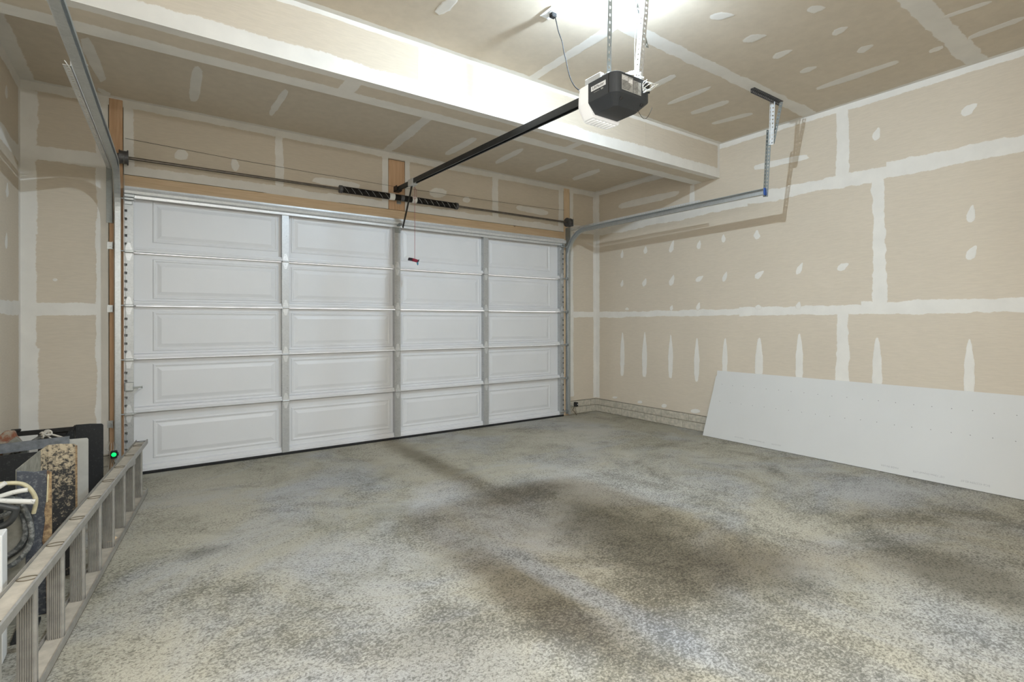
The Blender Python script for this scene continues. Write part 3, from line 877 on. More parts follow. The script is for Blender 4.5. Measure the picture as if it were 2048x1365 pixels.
# hangers at the back ends
xe = W + 0.105
MB().box(xe - 0.022, xe + 0.020, -2.808, -2.796, 2.508, 2.578).build('end_stop', M['blue'], trk, 0.003)
perf_angle((xe + 0.022, -2.785, 2.50), (xe - 0.085, -2.880, 3.09), Vector((0, -1, 0)), Vector((-1, 0, 0)), 'lower_hanger', 'galv_dark', trk)
perf_angle((xe - 0.070, -2.890, 2.95), (xe - 0.110, -2.925, 3.325), Vector((0, -1, 0)), Vector((-1, 0, 0)), 'upper_hanger', 'galv_light', trk)
perf_angle((xe - 0.060, -2.895, 2.96), (xe - 0.045, -2.965, 3.325), Vector((0, -1, 0)), Vector((-1, 0, 0)), 'hanger_brace', 'galv_dark', trk, 0.030, 0.032, (True, False))
perf_angle((4.485, -2.945, ZC - 0.002), (4.975, -2.945, ZC - 0.002), Vector((0, 0, -1)), Vector((0, -1, 0)), 'ceiling_angle', 'cast', trk, 0.036, 0.026)
xe = -0.140
perf_angle((xe - 0.022, -3.300, 2.50), (xe - 0.022, -3.330, 3.33), Vector((0, -1, 0)), Vector((1, 0, 0)), 'upper_hanger', 'galv_light', tl)
perf_angle((xe - 0.20, -3.300, ZC - 0.002), (xe + 0.25, -3.300, ZC - 0.002), Vector((0, 0, -1)), Vector((0, -1, 0)), 'ceiling_angle', 'galv_dark', tl, 0.036, 0.026)
# drywall tape scrap hanging on the left track
sc = MB().obox((-0.105, -2.12, 2.582), (0.030, 0.004, 0.003), (0.002, 0.006, 0.0), (0, 0, 0.001))
sc.obox((-0.150, -2.10, 2.566), (0.012, 0.004, -0.018), (0.002, 0.008, 0.0), (0.001, 0, 0.001))
tag(sc.build('tape_scrap', M['cord_white']), 'small torn scrap of pale tape stuck over the left overhead track', 'tape scrap')

# ================================================================== TORSION SPRING
TZ, TY = 2.684, -0.045
ts = empty('torsion_spring', (W / 2, TY, TZ), 'black torsion spring on a long steel tube above the garage door', 'torsion spring')
MB().cyl((-0.125, TY, TZ), (W + 0.10, TY, TZ), 0.0125, 14).build('torsion_tube', M['tube_steel'], ts)
def coil(x0, x1, r, wr):
    n = int((x1 - x0) / (wr * 1.9)); seg = 14
    pts = []
    for i in range(n * seg + 1):
        a = 2 * math.pi * i / seg
        pts.append((x0 + (x1 - x0) * i / (n * seg), TY + r * math.cos(a), TZ + r * math.sin(a)))
    return MB().tube(pts, wr, 5)
for x0, x1 in ((1.81, 2.325), (2.645, 3.15)):
    cl = coil(x0, x1, 0.031, 0.0045).build('coil', M['spring'], ts)
    q = MB()
    n = 7
    for i in range(n):   # broken painted line spiralling round the coils
        xa = x0 + (x1 - x0) * (i + 0.25) / n
        pts = []
        for j in range(5):
            a = math.radians(150 + 22 * j)
            pts.append((xa + 0.012 * j, TY + 0.0364 * math.cos(a), TZ + 0.0364 * math.sin(a)))
        q.tube(pts, 0.0020, 5)
    q.build('painted_mark', M['sticker'], cl)
for x0, x1, m in ((1.785, 1.815, 'cast'), (3.145, 3.175, 'cast')):
    MB().cyl((x0, TY, TZ), (x1, TY, TZ), 0.040, 18).build('winding_cone', M[m], ts)
for x0, x1 in ((2.325, 2.385), (2.59, 2.645)):
    MB().cyl((x0, TY, TZ), (x1, TY, TZ), 0.0375, 20).build('white_band', M['white_paint'], ts)
MB().cyl((2.385, TY, TZ), (2.455, TY, TZ), 0.034, 18).cyl((2.495, TY, TZ), (2.59, TY, TZ), 0.034, 18).build('stationary_cone', M['spring'], ts)
MB().cyl((2.455, TY, TZ), (2.495, TY, TZ), 0.036, 18).build('centre_bearing', M['cast'], ts)
MB().box(2.462, 2.488, TY, YF - 0.006, TZ - 0.022, TZ + 0.022).box(2.45, 2.50, YF - 0.010, YF - 0.0055, TZ - 0.05, TZ + 0.05).build('bearing_bracket', M['galv_dark'], ts)
for xc, s in ((0.005, -1), (W + 0.045, 1)):
    dr = MB()
    for a, b, r in ((-0.030, -0.020, 0.062), (-0.020, 0.026, 0.054), (0.026, 0.034, 0.060)):
        dr.cyl((xc + s * a, TY, TZ), (xc + s * b, TY, TZ), r, 24)
    dr.cyl((xc + s * 0.034, TY, TZ), (xc + s * 0.050, TY, TZ), 0.028, 14)
    d = dr.build('cable_drum', M['cast'], ts)
    MB().tube([(xc, TY - 0.0535, TZ), (xc - s * 0.01, TY - 0.0535, 1.6), (xc - s * 0.012, TY - 0.04, 0.06)], 0.0014, 5).build('lift_cable', M['galv_dark'], d)
    MB().box(xc + s * 0.056, xc + s * 0.060, -0.09, YF - 0.006, TZ - 0.05, TZ + 0.05).build('end_bearing_plate', M['galv'], ts, 0.004)

# thin wire strung along the wall above the tube
pts = []
for i in range(41):
    t = i / 40
    pts.append((0.01 + 4.92 * t, YF - 0.006, 2.872 - 0.045 * math.sin(math.pi * t) ** 0.8 + 0.003 * noise.noise((t * 9, 0, 0))))
tag(MB().tube(pts, 0.0014, 5).build('bell_wire', M['cord']), 'thin dark wire stapled along the wall above the spring tube', 'wire')

# ================================================================== OPENER
OX = 2.443
op = empty('garage_door_opener', (OX, -3.30, 2.70), 'charcoal garage door opener with white lens hanging on perforated straps', 'door opener')
RZ0, RZ1 = 2.790, 2.705
def railz(y): return RZ0 + (RZ1 - RZ0) * (-y) / 3.15
prof = thick([(-0.022, -0.020), (-0.022, 0.022), (0.022, 0.022), (0.022, -0.020)], 0.004)
prof = [(-0.022, -0.024), (-0.022, 0.024), (0.022, 0.024), (0.022, -0.024), (0.012, -0.024), (0.012, -0.004), (-0.012, -0.004), (-0.012, -0.024)]
rl = MB().sweep(prof, [(OX, -0.42, railz(-0.42)), (OX, -3.14, railz(-3.14))], (1, 0, 0)).build('drive_rail', M['rail_black'], op)
# chain / belt visible in the channel
MB().obox((OX, -1.78, railz(-1.78) + 0.027), (0.006, 0, 0), (0, 1.36, 1.36 * (RZ1 - RZ0) / -3.15), (0, 0, 0.003)).build('drive_chain', M['galv_dark'], rl)
MB().sweep([(-0.016, -0.020), (-0.016, 0.020), (0.016, 0.020), (0.016, -0.020)], [(OX, 0.020, railz(0.02)), (OX, -0.43, railz(-0.43))], (1, 0, 0)).build('rail_end', M['rail_black'], op)
hb = MB().box(OX - 0.030, OX + 0.030, -0.05, YF - 0.006, RZ0 - 0.030, RZ0 - 0.022).box(OX - 0.030, OX - 0.026, -0.05, YF - 0.006, RZ0 - 0.03, RZ0 + 0.03).box(OX + 0.026, OX + 0.030, -0.05, YF - 0.006, RZ0 - 0.03, RZ0 + 0.03)
hb.build('header_bracket', M['black_steel'], op)
tr = MB().box(OX - 0.030, OX + 0.030, -0.46, -0.34, railz(-.4) - 0.042, railz(-.4) + 0.030)
tr = tr.build('trolley', M['galv_light'], op, 0.006)
arm = MB()
for a, b in (((2.440, -0.385, 2.745), (2.452, -0.300, 2.640)), ((2.452, -0.300, 2.640), (2.458, -0.105, 2.345))):
    a, b = Vector(a), Vector(b); d = (b - a)
    arm.obox((a + b) / 2, d / 2, Vector((0.004, 0, 0)), d.normalized().cross(Vector((1, 0, 0))) * 0.013)
arm.build('door_arm', M['black_steel'], op)
# emergency release rope with grip
rp = MB().tube([(2.470, -0.388, 2.735), (2.472, -0.388, 2.4), (2.470, -0.388, 1.972)], 0.0022, 6)
lp = [(2.470 + 0.022 * math.sin(a), -0.39, 2.665 + 0.062 * math.cos(a)) for a in [i * math.pi / 10 for i in range(0, 15)]]
rp.tube(lp, 0.0018, 5)
rp = rp.build('release_rope', M['rope_red'], op)
MB().obox((2.470, -0.388, 1.958), (0.030, 0, -0.006), (0, 0.010, 0), (0.004, 0, 0.015)).build('release_grip', M['red'], rp, 0.004)
MB().obox((2.420, -0.388, 1.966), (0.022, 0, -0.002), (0, 0.010, 0), (0.004, 0, 0.015)).build('grip_end', M['navy'], rp, 0.003)
MB().obox((2.508, -0.388, 1.954), (0.010, 0, 0.004), (0, 0.008, 0), (0.004, 0, 0.014)).build('grip_end', M['navy'], rp, 0.003)
MB().prism([(2.494, 1.945), (2.510, 1.945), (2.512, 1.918), (2.504, 1.905), (2.492, 1.928)], 1, -0.390, -0.386).build('grip_tag', M['cyan'], rp)

# body: rounded plan, chamfered underside
BX0, BX1, BYF, BYR = OX - 0.150, OX + 0.150, -3.205, -3.425
ZT, ZM, ZBm = 2.705, 2.590, 2.535
def plan(x0, x1, yf, yr, rf, rr, z, n=6):
    pts = []
    for cx, cy, r, a0 in ((x1 - rr, yr + rr, rr, -90), (x1 - rf, yf - rf, rf, 0), (x0 + rf, yf - rf, rf, 90), (x0 + rr, yr + rr, rr, 180)):
        for i in range(n + 1):
            a = math.radians(a0 + 90 * i / n)
            pts.append((cx + r * math.cos(a), cy + r * math.sin(a), z))
    return pts
bd = MB()
bd.loops([plan(BX0, BX1, BYF, BYR, 0.004, 0.045, ZT), plan(BX0, BX1, BYF, BYR, 0.004, 0.045, ZM), plan(BX0 + 0.055, BX1 - 0.055, BYF, BYR + 0.050, 0.004, 0.030, ZBm)][::-1])
bd = bd.build('motor_housing', M['plastic_dark'], op, 0.003, 2)
ln = MB()
ln.loops([plan(BX0 + 0.002, BX1 - 0.002, -3.105, BYF + 0.001, 0.045, 0.003, ZT - 0.004),
          plan(BX0 + 0.001, BX1 - 0.001, -3.095, BYF + 0.001, 0.050, 0.003, ZT - 0.03),
          plan(BX0, BX1, -3.088, BYF + 0.001, 0.055, 0.003, ZM + 0.01),
          plan(BX0 + 0.012, BX1 - 0.012, -3.092, BYF + 0.001, 0.050, 0.003, ZM - 0.020),
          plan(BX0 + 0.042, BX1 - 0.042, -3.105, BYF + 0.001, 0.040, 0.003, ZBm - 0.018)][::-1])
ln = ln.build('light_lens', M['lens'], op)
for i in range(7):
    x = BX0 + 0.065 + i * 0.029
    MB().obox((x, -3.152, ZBm - 0.019), (0.007, 0, 0), (0, 0.040, 0.002), (0, 0, 0.004)).build('lens_rib', M['lens'], ln, 0.003)
MB().box(BX0 + 0.02, BX1 - 0.02, BYR + 0.02, -3.10, ZT - 0.002, ZT + 0.006).build('top_plate', M['galv_light'], op, 0.002)
# raised seam in the housing and screw bosses
MB().box(BX0 - 0.0012, BX0 + 0.002, BYF - 0.170, BYF - 0.165, ZM + 0.002, ZT - 0.004).build('housing_seam', M['black_steel'], bd)
for x in (OX - 0.085, OX + 0.085):
    MB().cyl((x, BYR + 0.014, 2.572), (x, BYR + 0.024, 2.560), 0.009, 12).build('screw_recess', M['ink'], bd)
# name plate and rating label
def text_mesh(body, size, mtx, name, m, parent, ext=0.0003, align='CENTER', space=1.0):
    cu = bpy.data.curves.new(name, 'FONT')
    cu.body = body; cu.size = size; cu.extrude = ext; cu.align_x = align; cu.align_y = 'CENTER'; cu.space_character = space
    cu.resolution_u = 3
    ob = bpy.data.objects.new('tmp', cu)
    COL.objects.link(ob)
    bpy.context.view_layer.update()
    me = bpy.data.meshes.new_from_object(ob.evaluated_get(bpy.context.evaluated_depsgraph_get()))
    bpy.data.objects.remove(ob, do_unlink=True)
    me.transform(mtx)
    return link(name, me, M[m], parent)
def frame(o, x, y):
    x, y = Vector(x).normalized(), Vector(y).normalized(); z = x.cross(y)
    return Matrix(((x.x, y.x, z.x, o[0]), (x.y, y.y, z.y, o[1]), (x.z, y.z, z.z, o[2]), (0, 0, 0, 1)))
FS = BX0 - 0.0004
npl = MB().box(FS - 0.0012, BX0 + 0.001, -3.232, -3.350, 2.647, 2.674).build('name_plate', M['label_white'], bd)
text_mesh('LiftMaster', 0.0215, frame((FS - 0.0014, -3.291, 2.6605), (0, -1, 0), (0, 0, 1)), 'name_lettering', 'ink', npl, 0.0004, space=1.05)
MB().box(FS - 0.0006, BX0 + 0.001, -3.255, -3.30, 2.634, 2.6365).box(FS - 0.0006, BX0 + 0.001, -3.312, -3.330, 2.632, 2.640).build('small_print', M['sticker'], bd)
FR = BYR - 0.0006
sl = MB().box(OX - 0.100, OX - 0.008, FR, BYR + 0.001, 2.606, 2.690).box(OX - 0.004, OX + 0.060, FR, BYR + 0.001, 2.606, 2.680).build('rating_label', M['sticker'], bd)
pr = MB()
for i in range(9):
    z = 2.684 - i * 0.0085
    pr.box(OX - 0.095, OX - 0.045 + 0.030 * random.random(), FR - 0.0006, FR, z - 0.002, z)
    pr.box(OX + 0.002, OX + 0.030 + 0.022 * random.random(), FR - 0.0006, FR, z - 0.012, z - 0.010)
pr.build('label_print', M['ink'], sl)
MB().box(OX - 0.098, OX - 0.050, FR - 0.0004, FR, 2.662, 2.688).box(OX - 0.046, OX - 0.012, FR - 0.0004, FR, 2.655, 2.680).build('label_white_field', M['label_white'], sl)
MB().box(OX + 0.072, OX + 0.135, BYR - 0.0008, BYR + 0.004, 2.640, 2.690).build('terminal_recess', M['ink'], bd)
# hanging straps
perf_angle((BX0 + 0.045, -3.315, 2.712), (BX0 + 0.037, -3.340, ZC), Vector((1, 0, 0)), Vector((0, 1, 0)), 'hanging_strap', 'galv_dark', op, 0.034, 0.042, (True, False))
perf_angle((BX1 - 0.068, -3.385, 2.712), (BX1 - 0.030, -3.420, ZC), Vector((1, 0, 0)), Vector((0, 1, 0)), 'hanging_angle', 'galv_light', op, 0.036, 0.030)
perf_angle((BX1 + 0.018, -3.372, 2.945), (BX1 - 0.110, -3.350, ZC), Vector((1, 0.2, 0)), Vector((0, 1, 0)), 'diagonal_brace', 'galv_dark', op, 0.034, 0.034, (True, False))
MB().box(OX - 0.30, OX + 0.35, -3.425, -3.39, ZC - 0.034, ZC - 0.002).build('ceiling_angle', M['galv_dark'], op, 0.002)
b1 = MB().box(BX0 + 0.030, BX0 + 0.095, -3.34, -3.285, 2.708, 2.732)
for dx in (0.040, 0.084): b1.cyl((BX0 + dx, -3.345, 2.728), (BX0 + dx, -3.28, 2.728), 0.007, 8)
b1.build('strap_bolt_plate', M['galv'], op, 0.003)
MB().box(BX0 + 0.02, BX0 + 0.055, -3.285, -3.155, 2.709, 2.752).build('top_bracket', M['galv_light'], op, 0.004)
# bundles of low-voltage wire
wr = MB()
for j in range(3):
    pts = [(BX0 + 0.10 + 0.012 * j + 0.12 * t, -3.33 - 0.06 * t + 0.006 * math.sin(9 * t + j), 2.722 + 0.075 * t - 0.03 * t * t + 0.006 * math.cos(6 * t + 2 * j)) for t in [i / 12 for i in range(13)]]
    wr.tube(pts, 0.005, 6)
wr.build('folded_wire_bundle', M['cord_white'], op)
wr = MB()
for j in range(4):
    cx, cz = BX1 - 0.050 + 0.006 * j, 2.672 - 0.005 * j
    r0 = 0.034 + 0.007 * j
    pts = [(cx + r0 * math.cos(a) * 1.15, BYR - 0.012 - 0.004 * j - 0.004 * math.sin(3 * a + j), cz + (r0 * 0.75) * math.sin(a + 0.5 * j)) for a in [i * 2 * math.pi / 22 for i in range(22)]]
    wr.tube(pts, 0.0022, 5, closed=True)
for j in range(5):
    cx = BX1 - 0.085 + 0.012 * j
    pts = [(cx + 0.010 * math.cos(a), -3.41 + 0.010 * math.sin(a), 2.712 + 0.024 * math.sin(a * 0.5 + j)) for a in [i * 2 * math.pi / 14 for i in range(14)]]
    wr.tube(pts, 0.0026, 5, closed=True)
wr.build('looped_white_wire', M['cord_white'], op)
pts = [(BX1 - 0.09 + 0.14 * t, -3.40 + 0.01 * t, 2.535 - 0.048 * math.sin(math.pi * t) + 0.05 * t * t) for t in [i / 14 for i in range(15)]]
MB().tube(pts, 0.0014, 5).build('antenna_wire', M['cord'], op)
MB().tube([(BX1 - 0.10, -3.385, 2.72), (BX1 - 0.085, -3.375, 2.95), (BX1 - 0.062, -3.37, 3.2), (BX1 - 0.06, -3.37, ZC)], 0.0017, 5).build('wire_up_strap', M['cord_white'], op)

# ceiling receptacle with the opener's plug and cord
rc = empty('ceiling_receptacle', (2.342, -2.80, ZC), 'white receptacle in the ceiling above the opener rail', 'receptacle')
MB().box(2.300, 2.384, -2.865, -2.735, ZC - 0.008, ZC - 0.001).build('cover_plate', M['label_white'], rc, 0.003)
for y in (-2.822, -2.778): MB().box(2.324, 2.360, y - 0.014, y + 0.014, ZC - 0.011, ZC - 0.007).build('socket_face', M['white_stop'], rc, 0.002)
cd = MB().box(2.332, 2.372, -2.832, -2.796, ZC - 0.040, ZC - 0.012).build('power_cord', M['cord'], None, 0.005)
tag(cd, 'dark power cord drooping from the ceiling receptacle to the opener', 'cord')
pts = [(2.372, -2.812, 3.315), (2.380, -2.816, 3.282), (2.382, -2.830, 3.22), (2.388, -2.868, 3.129), (2.382, -2.885, 3.06), (2.386, -2.905, 2.998), (2.384, -2.925, 2.92), (2.386, -2.955, 2.840), (2.392, -3.00, 2.775), (2.398, -3.07, 2.728), (2.405, -3.13, 2.714)]
def smooth_pts(p, it=2):
    p = [Vector(q) for q in p]
    for _ in range(it):
        q = [p[0]]
        for a, b in zip(p[:-1], p[1:]): q += [a * 0.75 + b * 0.25, a * 0.25 + b * 0.75]
        q.append(p[-1]); p = q
    return p
MB().tube(smooth_pts(pts), 0.0036, 7).build('cable', M['cord'], cd)

# ================================================================== LAMPS
lp = empty('ceiling_lamp', (2.47, -3.305, ZC), 'bare bulb in a white porcelain lampholder on the ceiling above the opener', 'lamp')
MB().cyl((2.47, -3.305, ZC - 0.001), (2.47, -3.305, ZC - 0.016), 0.050, 24, 0.042).cyl((2.47, -3.305, ZC - 0.016), (2.47, -3.305, ZC - 0.034), 0.020, 18).build('lampholder', M['porcelain'], lp)
# LED bulb: opaque collar added to keep light off the ceiling, glowing dome below
c = (2.47, -3.305, 3.284)
def bulb_rings(a0, a1, n, R, RZ):
    rings = []
    for i in range(n + 1):
        a = math.radians(a0 + (a1 - a0) * i / n)
        rings.append([(c[0] + R * math.sin(a) * math.cos(2 * math.pi * k / 20), c[1] + R * math.sin(a) * math.sin(2 * math.pi * k / 20), c[2] - RZ * math.cos(a)) for k in range(20)])
    return rings
MB().loops(bulb_rings(3, 93, 10, 0.024, 0.026), smooth=True).build('bulb_dome', M['bulb'], lp)
rr = bulb_rings(93, 150, 4, 0.0245, 0.026)
MB().loops(rr, smooth=True).build('added_bulb_collar', M['porcelain'], lp)
fx = empty('fill_shop_light', (0.7, -5.75, ZC), 'unseen long white shop light added behind the viewer as fill', 'lamp')
MB().box(-0.1, 1.5, -5.93, -5.57, 2.635, 2.675).build('fill_housing', M['porcelain'], fx)  # fill fixture, added out of view to brighten the shaded front
MB().box(-0.08, 1.48, -5.91, -5.59, 2.580, 2.634).build('fill_diffuser', M['tube'], fx)
for x in (0.1, 1.3): MB().cyl((x, -5.75, 2.675), (x, -5.75, ZC - 0.001), 0.006, 8).build('fill_light_rod', M['galv'], fx)

# ================================================================== SAFETY SENSORS
def sensor(s, xc, z, label, led):
    r = empty('safety_sensor', (xc, -0.10, z), label, 'sensor', 'door safety sensors')
    MB().box(xc - 0.022, xc + 0.022, -0.13, -0.075, z - 0.028, z + 0.030).build('sensor_body', M['rubber'], r, 0.006)
    # the lens faces along the door towards the other sensor; the status light shows on the room side
    MB().cyl((xc - s * 0.022, -0.10, z), (xc - s * 0.030, -0.10, z), 0.013, 14).build('sensor_eye', M['ink'], r)
    MB().box(xc - 0.010, xc + 0.010, -0.075, YF - 0.012, z - 0.036, z - 0.031).box(xc - 0.010, xc + 0.010, YF - 0.018, YF - 0.012, z - 0.07, z + 0.01).build('bracket', M['galv_dark'], r)
    if led:
        lo = MB(); rg = []
        for i in range(1, 6):
            a = math.pi / 2 * i / 5
            rg.append([(xc + 0.017 * math.sin(a) * math.cos(t), -0.130 - 0.008 * math.cos(a), z + 0.004 + 0.017 * math.sin(a) * math.sin(t)) for t in [k * math.pi / 6 for k in range(12)]])
        lo.loops(rg, True, True, True)
        lo.build('status_light', M['green_led'], r)
    else:
        MB().cyl((xc + 0.006, -0.130, z + 0.004), (xc + 0.006, -0.134, z + 0.004), 0.006, 10).build('status_light', M['label_white'], r)
    return r
sensor(-1, -0.062, 0.222, 'small black door sensor with a glowing green light at the left jamb', True)
sr = sensor(1, 5.005, 0.165, 'small black door sensor beside the right track near the floor', False)
MB().tube(smooth_pts([(4.99, -0.08, 0.14), (5.005, -0.06, 0.10), (4.985, -0.05, 0.085), (5.02, -0.05, 0.06), (5.045, -0.055, 0.02), (5.06, -0.06, 0.006)]), 0.004, 6).build('sensor_wire', M['dirt'], sr)
wb = MB()
for j in range(5):
    p0 = Vector((-0.105 + 0.012 * j, -0.02 - 0.01 * j, 0.30 + 0.03 * random.random()))
    wb.tube(smooth_pts([p0, p0 + Vector((-0.02 + 0.01 * j, -0.04, -0.05)), Vector((-0.085, -0.09, 0.23)), Vector((-0.10 + 0.02 * j, -0.06, 0.10)), Vector((-0.14 + 0.03 * j, -0.05, 0.004))]), 0.0016, 5)
tag(wb.build('loose_wires', M['rope']), 'loose pale wires hanging round the green-lit sensor', 'wire')

# ================================================================== LEANING DRYWALL SHEET
sh = empty('drywall_sheet', (5.40, -3.6, 0), 'grey-white drywall sheet leaning against the right wall', 'drywall sheet')
b0, t0 = Vector((5.352, -1.862, 0.004)), Vector((5.522, -1.938, 0.742))
b1, t1 = Vector((5.352, -5.50, 0.004)), Vector((5.522, -5.50, 0.742))
upv = (t1 - b1).normalized(); nrm = upv.cross(Vector((0, 1, 0))).normalized()
if nrm.x > 0: nrm = -nrm
back = -nrm * 0.0125
vs = []
# slightly chipped left end: a few extra points along it
left = [b0.lerp(t0, t) + Vector((0, 0.012 * noise.noise((t * 9, 3, 1)), 0)) for t in (0, 0.2, 0.45, 0.7, 0.82, 0.90, 0.93, 1.0)]
left[-2] = left[-2] + Vector((0, -0.012, 0))
poly = left + [t1, b1]
MB().loops([poly, [p + back for p in poly]]).build('gypsum_board', M['sheet'], sh)
dm = MB()
for row, (va, vb) in enumerate(((0.80, 0.79), (0.545, 0.53))):
    for i in range(26):
        y = -2.02 - i * 0.128
        t = va + 0.01 * noise.noise((i * 1.7, row, 0))
        c = b1.lerp(t1, t); c.y = y + 0.01 * noise.noise((i * 2.1, row, 5)); c = c + nrm * 0.0006
        ring = [c + (Vector((0, 1, 0)) * math.cos(a) + upv * math.sin(a)) * 0.0040 for a in [k * math.pi / 4 for k in range(8)]]
        dm.add(ring, [tuple(range(8))])
tag(dm.build('screw_dimples', M['dimple'], sh), kind='stuff')
up_side = frame((0, 0, 0), (0, 1, 0), -upv)   # the print is upside down, seen from the room
for body, yc, sz in (('MADE IN USA', -2.30, 0.017), ('1/2" 13mm Drywall LITE', -2.50, 0.017), ('BC# 4227094', -2.70, 0.017), ('MADE IN USA', -3.68, 0.021), ('1/2" 13mm Drywall LITE', -3.95, 0.021), ('BC# 4227094 82-07', -4.24, 0.021)):
    o = b1.lerp(t1, 0.070); o.y = yc; o = o + nrm * 0.0008
    f = up_side.copy(); f.translation = o
    text_mesh(body, sz, f, 'edge_print', 'ink_grey', sh, 0.0002)

# ================================================================== LADDER ON ITS SIDE
LD = Vector((-0.127, -0.992, 0)).normalized()       # towards the viewer
LN = Vector((0.992, -0.127, 0)).normalized()        # towards the middle of the garage
LO = Vector((0.128, -0.595, 0))                     # far end, middle of the rail
LL = 3.35
la = empty('aluminium_ladder', LO, 'dusty aluminium ladder lying on its side along the left wall', 'ladder')
def lpnt(s, n, z): return LO + LD * s + LN * n + Vector((0, 0, z))
def rail(z0, up, name):
    mb = MB()
    # web with rung sockets plus two flanges
    hw = 0.038
    zz = (lambda z: z0 + z) if up else (lambda z: z0 - z)
    pr = [(-hw, 0.000), (-hw, 0.030), (-hw + 0.006, 0.034), (-hw + 0.006, 0.020), (hw - 0.006, 0.020), (hw - 0.006, 0.034), (hw, 0.030), (hw, 0.000),
          (hw - 0.005, 0.000), (hw - 0.005, 0.015), (-hw + 0.005, 0.015), (-hw + 0.005, 0.000)]
    mb.loops([[lpnt(s, n, zz(z)) for n, z in pr] for s in (0.0, LL)])
    return mb.build(name, M['alu'], la)
rt = rail(0.378, True, 'upper_rail')
rb = rail(0.036, False, 'lower_rail')
MB().obox(lpnt(LL / 2, 0, 0.3985), LD * (LL / 2 - 0.03), LN * 0.030, Vector((0, 0, 0.0008))).build('dust_layer', M['alu_dust'], rt)
MB().obox(lpnt(LL / 2, 0, 0.0225), LD * (LL / 2 - 0.03), LN * 0.031, Vector((0, 0, 0.0008))).build('dust_layer', M['alu_dust'], rb)
for i in range(10):
    s = 0.175 + 0.318 * i
    # D-shaped rung, ribbed on the side that faces the viewer
    out = []
    nr = 7
    for k in range(nr):
        u = -0.022 + 0.044 * (k + 0.25) / nr; v2 = -0.022 + 0.044 * (k + 0.75) / nr
        out += [(0.0130, u - 0.0012), (0.0180, u), (0.0180, v2 - 0.001), (0.0130, v2 + 0.0004)]
    out += [(0.010, 0.027), (-0.006, 0.027), (-0.015, 0.018), (-0.015, -0.018), (-0.006, -0.027), (0.010, -0.027)]
    rg = MB().loops([[lpnt(s + a, n, z) for a, n in out] for z in (0.024, 0.396)])
    rg = rg.build('rung', M['alu'], la)
    # swaged rung end showing on the top rail
    pts = [lpnt(s + 0.019 * math.cos(t), 0.029 * math.sin(t), 0.4005) for t in [k * 2 * math.pi / 20 for k in range(20)]]
    MB().tube(pts, 0.0022, 5, closed=True).build('rung_end_ring', M['dirt'], rg)
    MB().loops([[lpnt(s + 0.015 * math.cos(t) + 0.003, 0.023 * math.sin(t), z) for t in [k * 2 * math.pi / 16 for k in range(16)]] for z in (0.3985, 0.3998)]).build('rung_end_plug', M['alu_dust'], rg)
MB().obox(lpnt(0.012, 0, 0.392), LD * 0.014, LN * 0.031, Vector((0, 0, 0.008))).build('end_cap', M['navy'], rt)
MB().obox(lpnt(0.030, 0, 0.3975), LD * 0.020, LN * 0.012, Vector((0, 0, 0.003))).build('end_latch', M['galv_dark'], rt)
MB().obox(lpnt(LL / 2, 0.0305, 0.3990), LD * (LL / 2 - 0.02), LN * 0.0016, Vector((0, 0, 0.0016))).build('grime_line', M['dirt'], rt)
MB().obox(lpnt(LL / 2, 0.0375, 0.0060), LD * (LL / 2 - 0.02), LN * 0.0012, Vector((0, 0, 0.0012))).build('grime_line', M['dirt'], rb)
# gusset under the top rail near the far end
MB().add([lpnt(0.50, 0.030, 0.378), lpnt(0.82, 0.030, 0.378), lpnt(0.66, 0.030, 0.360), lpnt(0.50, 0.030, 0.340),
          lpnt(0.50, 0.033, 0.378), lpnt(0.82, 0.033, 0.378), lpnt(0.66, 0.033, 0.360), lpnt(0.50, 0.033, 0.340)],
         [(0, 1, 2, 3), (7, 6, 5, 4), (0, 4, 5, 1), (1, 5, 6, 2), (2, 6, 7, 3), (3, 7, 4, 0)]).build('gusset', M['alu'], rt)
# crumpled scrap lying in the lower rail
cr = MB()
rngs = []
cc = lpnt(1.10, 0.0, 0.054)
for i in range(1, 7):
    a = math.pi * i / 7
    rngs.append([cc + Vector((0.030 * math.sin(a) * math.cos(t), 0.042 * math.sin(a) * math.sin(t), 0.020 * math.cos(a))) * (1 + 0.45 * noise.noise((math.cos(t) * 2, math.sin(t) * 2, i * 0.9))) for t in [k * math.pi / 5 for k in range(10)]])
cr.loops(rngs)
tag(cr.build('plaster_scrap', M['pine_pale']), 'small crumbled tan scrap lying in the lower ladder rail', 'scrap')

# ================================================================== SCRAP PILE AT THE LEFT WALL
def slab8(a, off):
    """thin quad sheet given 4 corner points and a thickness offset vector"""
    b = [tuple(Vector(p) + Vector(off)) for p in a]
    return MB().add(list(a) + b, [(0, 1, 2, 3), (7, 6, 5, 4), (0, 4, 5, 1), (1, 5, 6, 2), (2, 6, 7, 3), (3, 7, 4, 0)])
# black bent steel panel farthest back, with a rim running to the wall
jb = empty('black_steel_panel', (-0.20, -0.60, 0), 'tall black bent steel panel standing farthest back in the scrap pile', 'steel panel')
MB().prism([(-0.262, 0), (-0.102, 0), (-0.102, 0.546), (-0.108, 0.558), (-0.18, 0.566), (-0.262, 0.567)], 1, -0.600, -0.590).build('face', M['jb'], jb, 0.004)
slab8([(-0.262, -0.600, 0.0), (-0.262, -0.600, 0.566), (-0.316, -0.655, 0.495), (-0.316, -0.655, 0.0)], (-0.003, 0.006, 0)).build('flared_flange', M['jb'], jb)
MB().box(-0.625, -0.262, -0.612, -0.590, 0.524, 0.556).build('top_rim', M['black_steel'], jb, 0.004)
MB().box(-0.600, -0.545, -0.614, -0.588, 0.556, 0.574).build('rim_hook', M['black_steel'], jb, 0.005)
MB().box(-0.46, -0.30, -0.598, -0.592, 0.0, 0.524).build('inner_web', M['black_steel'], jb)
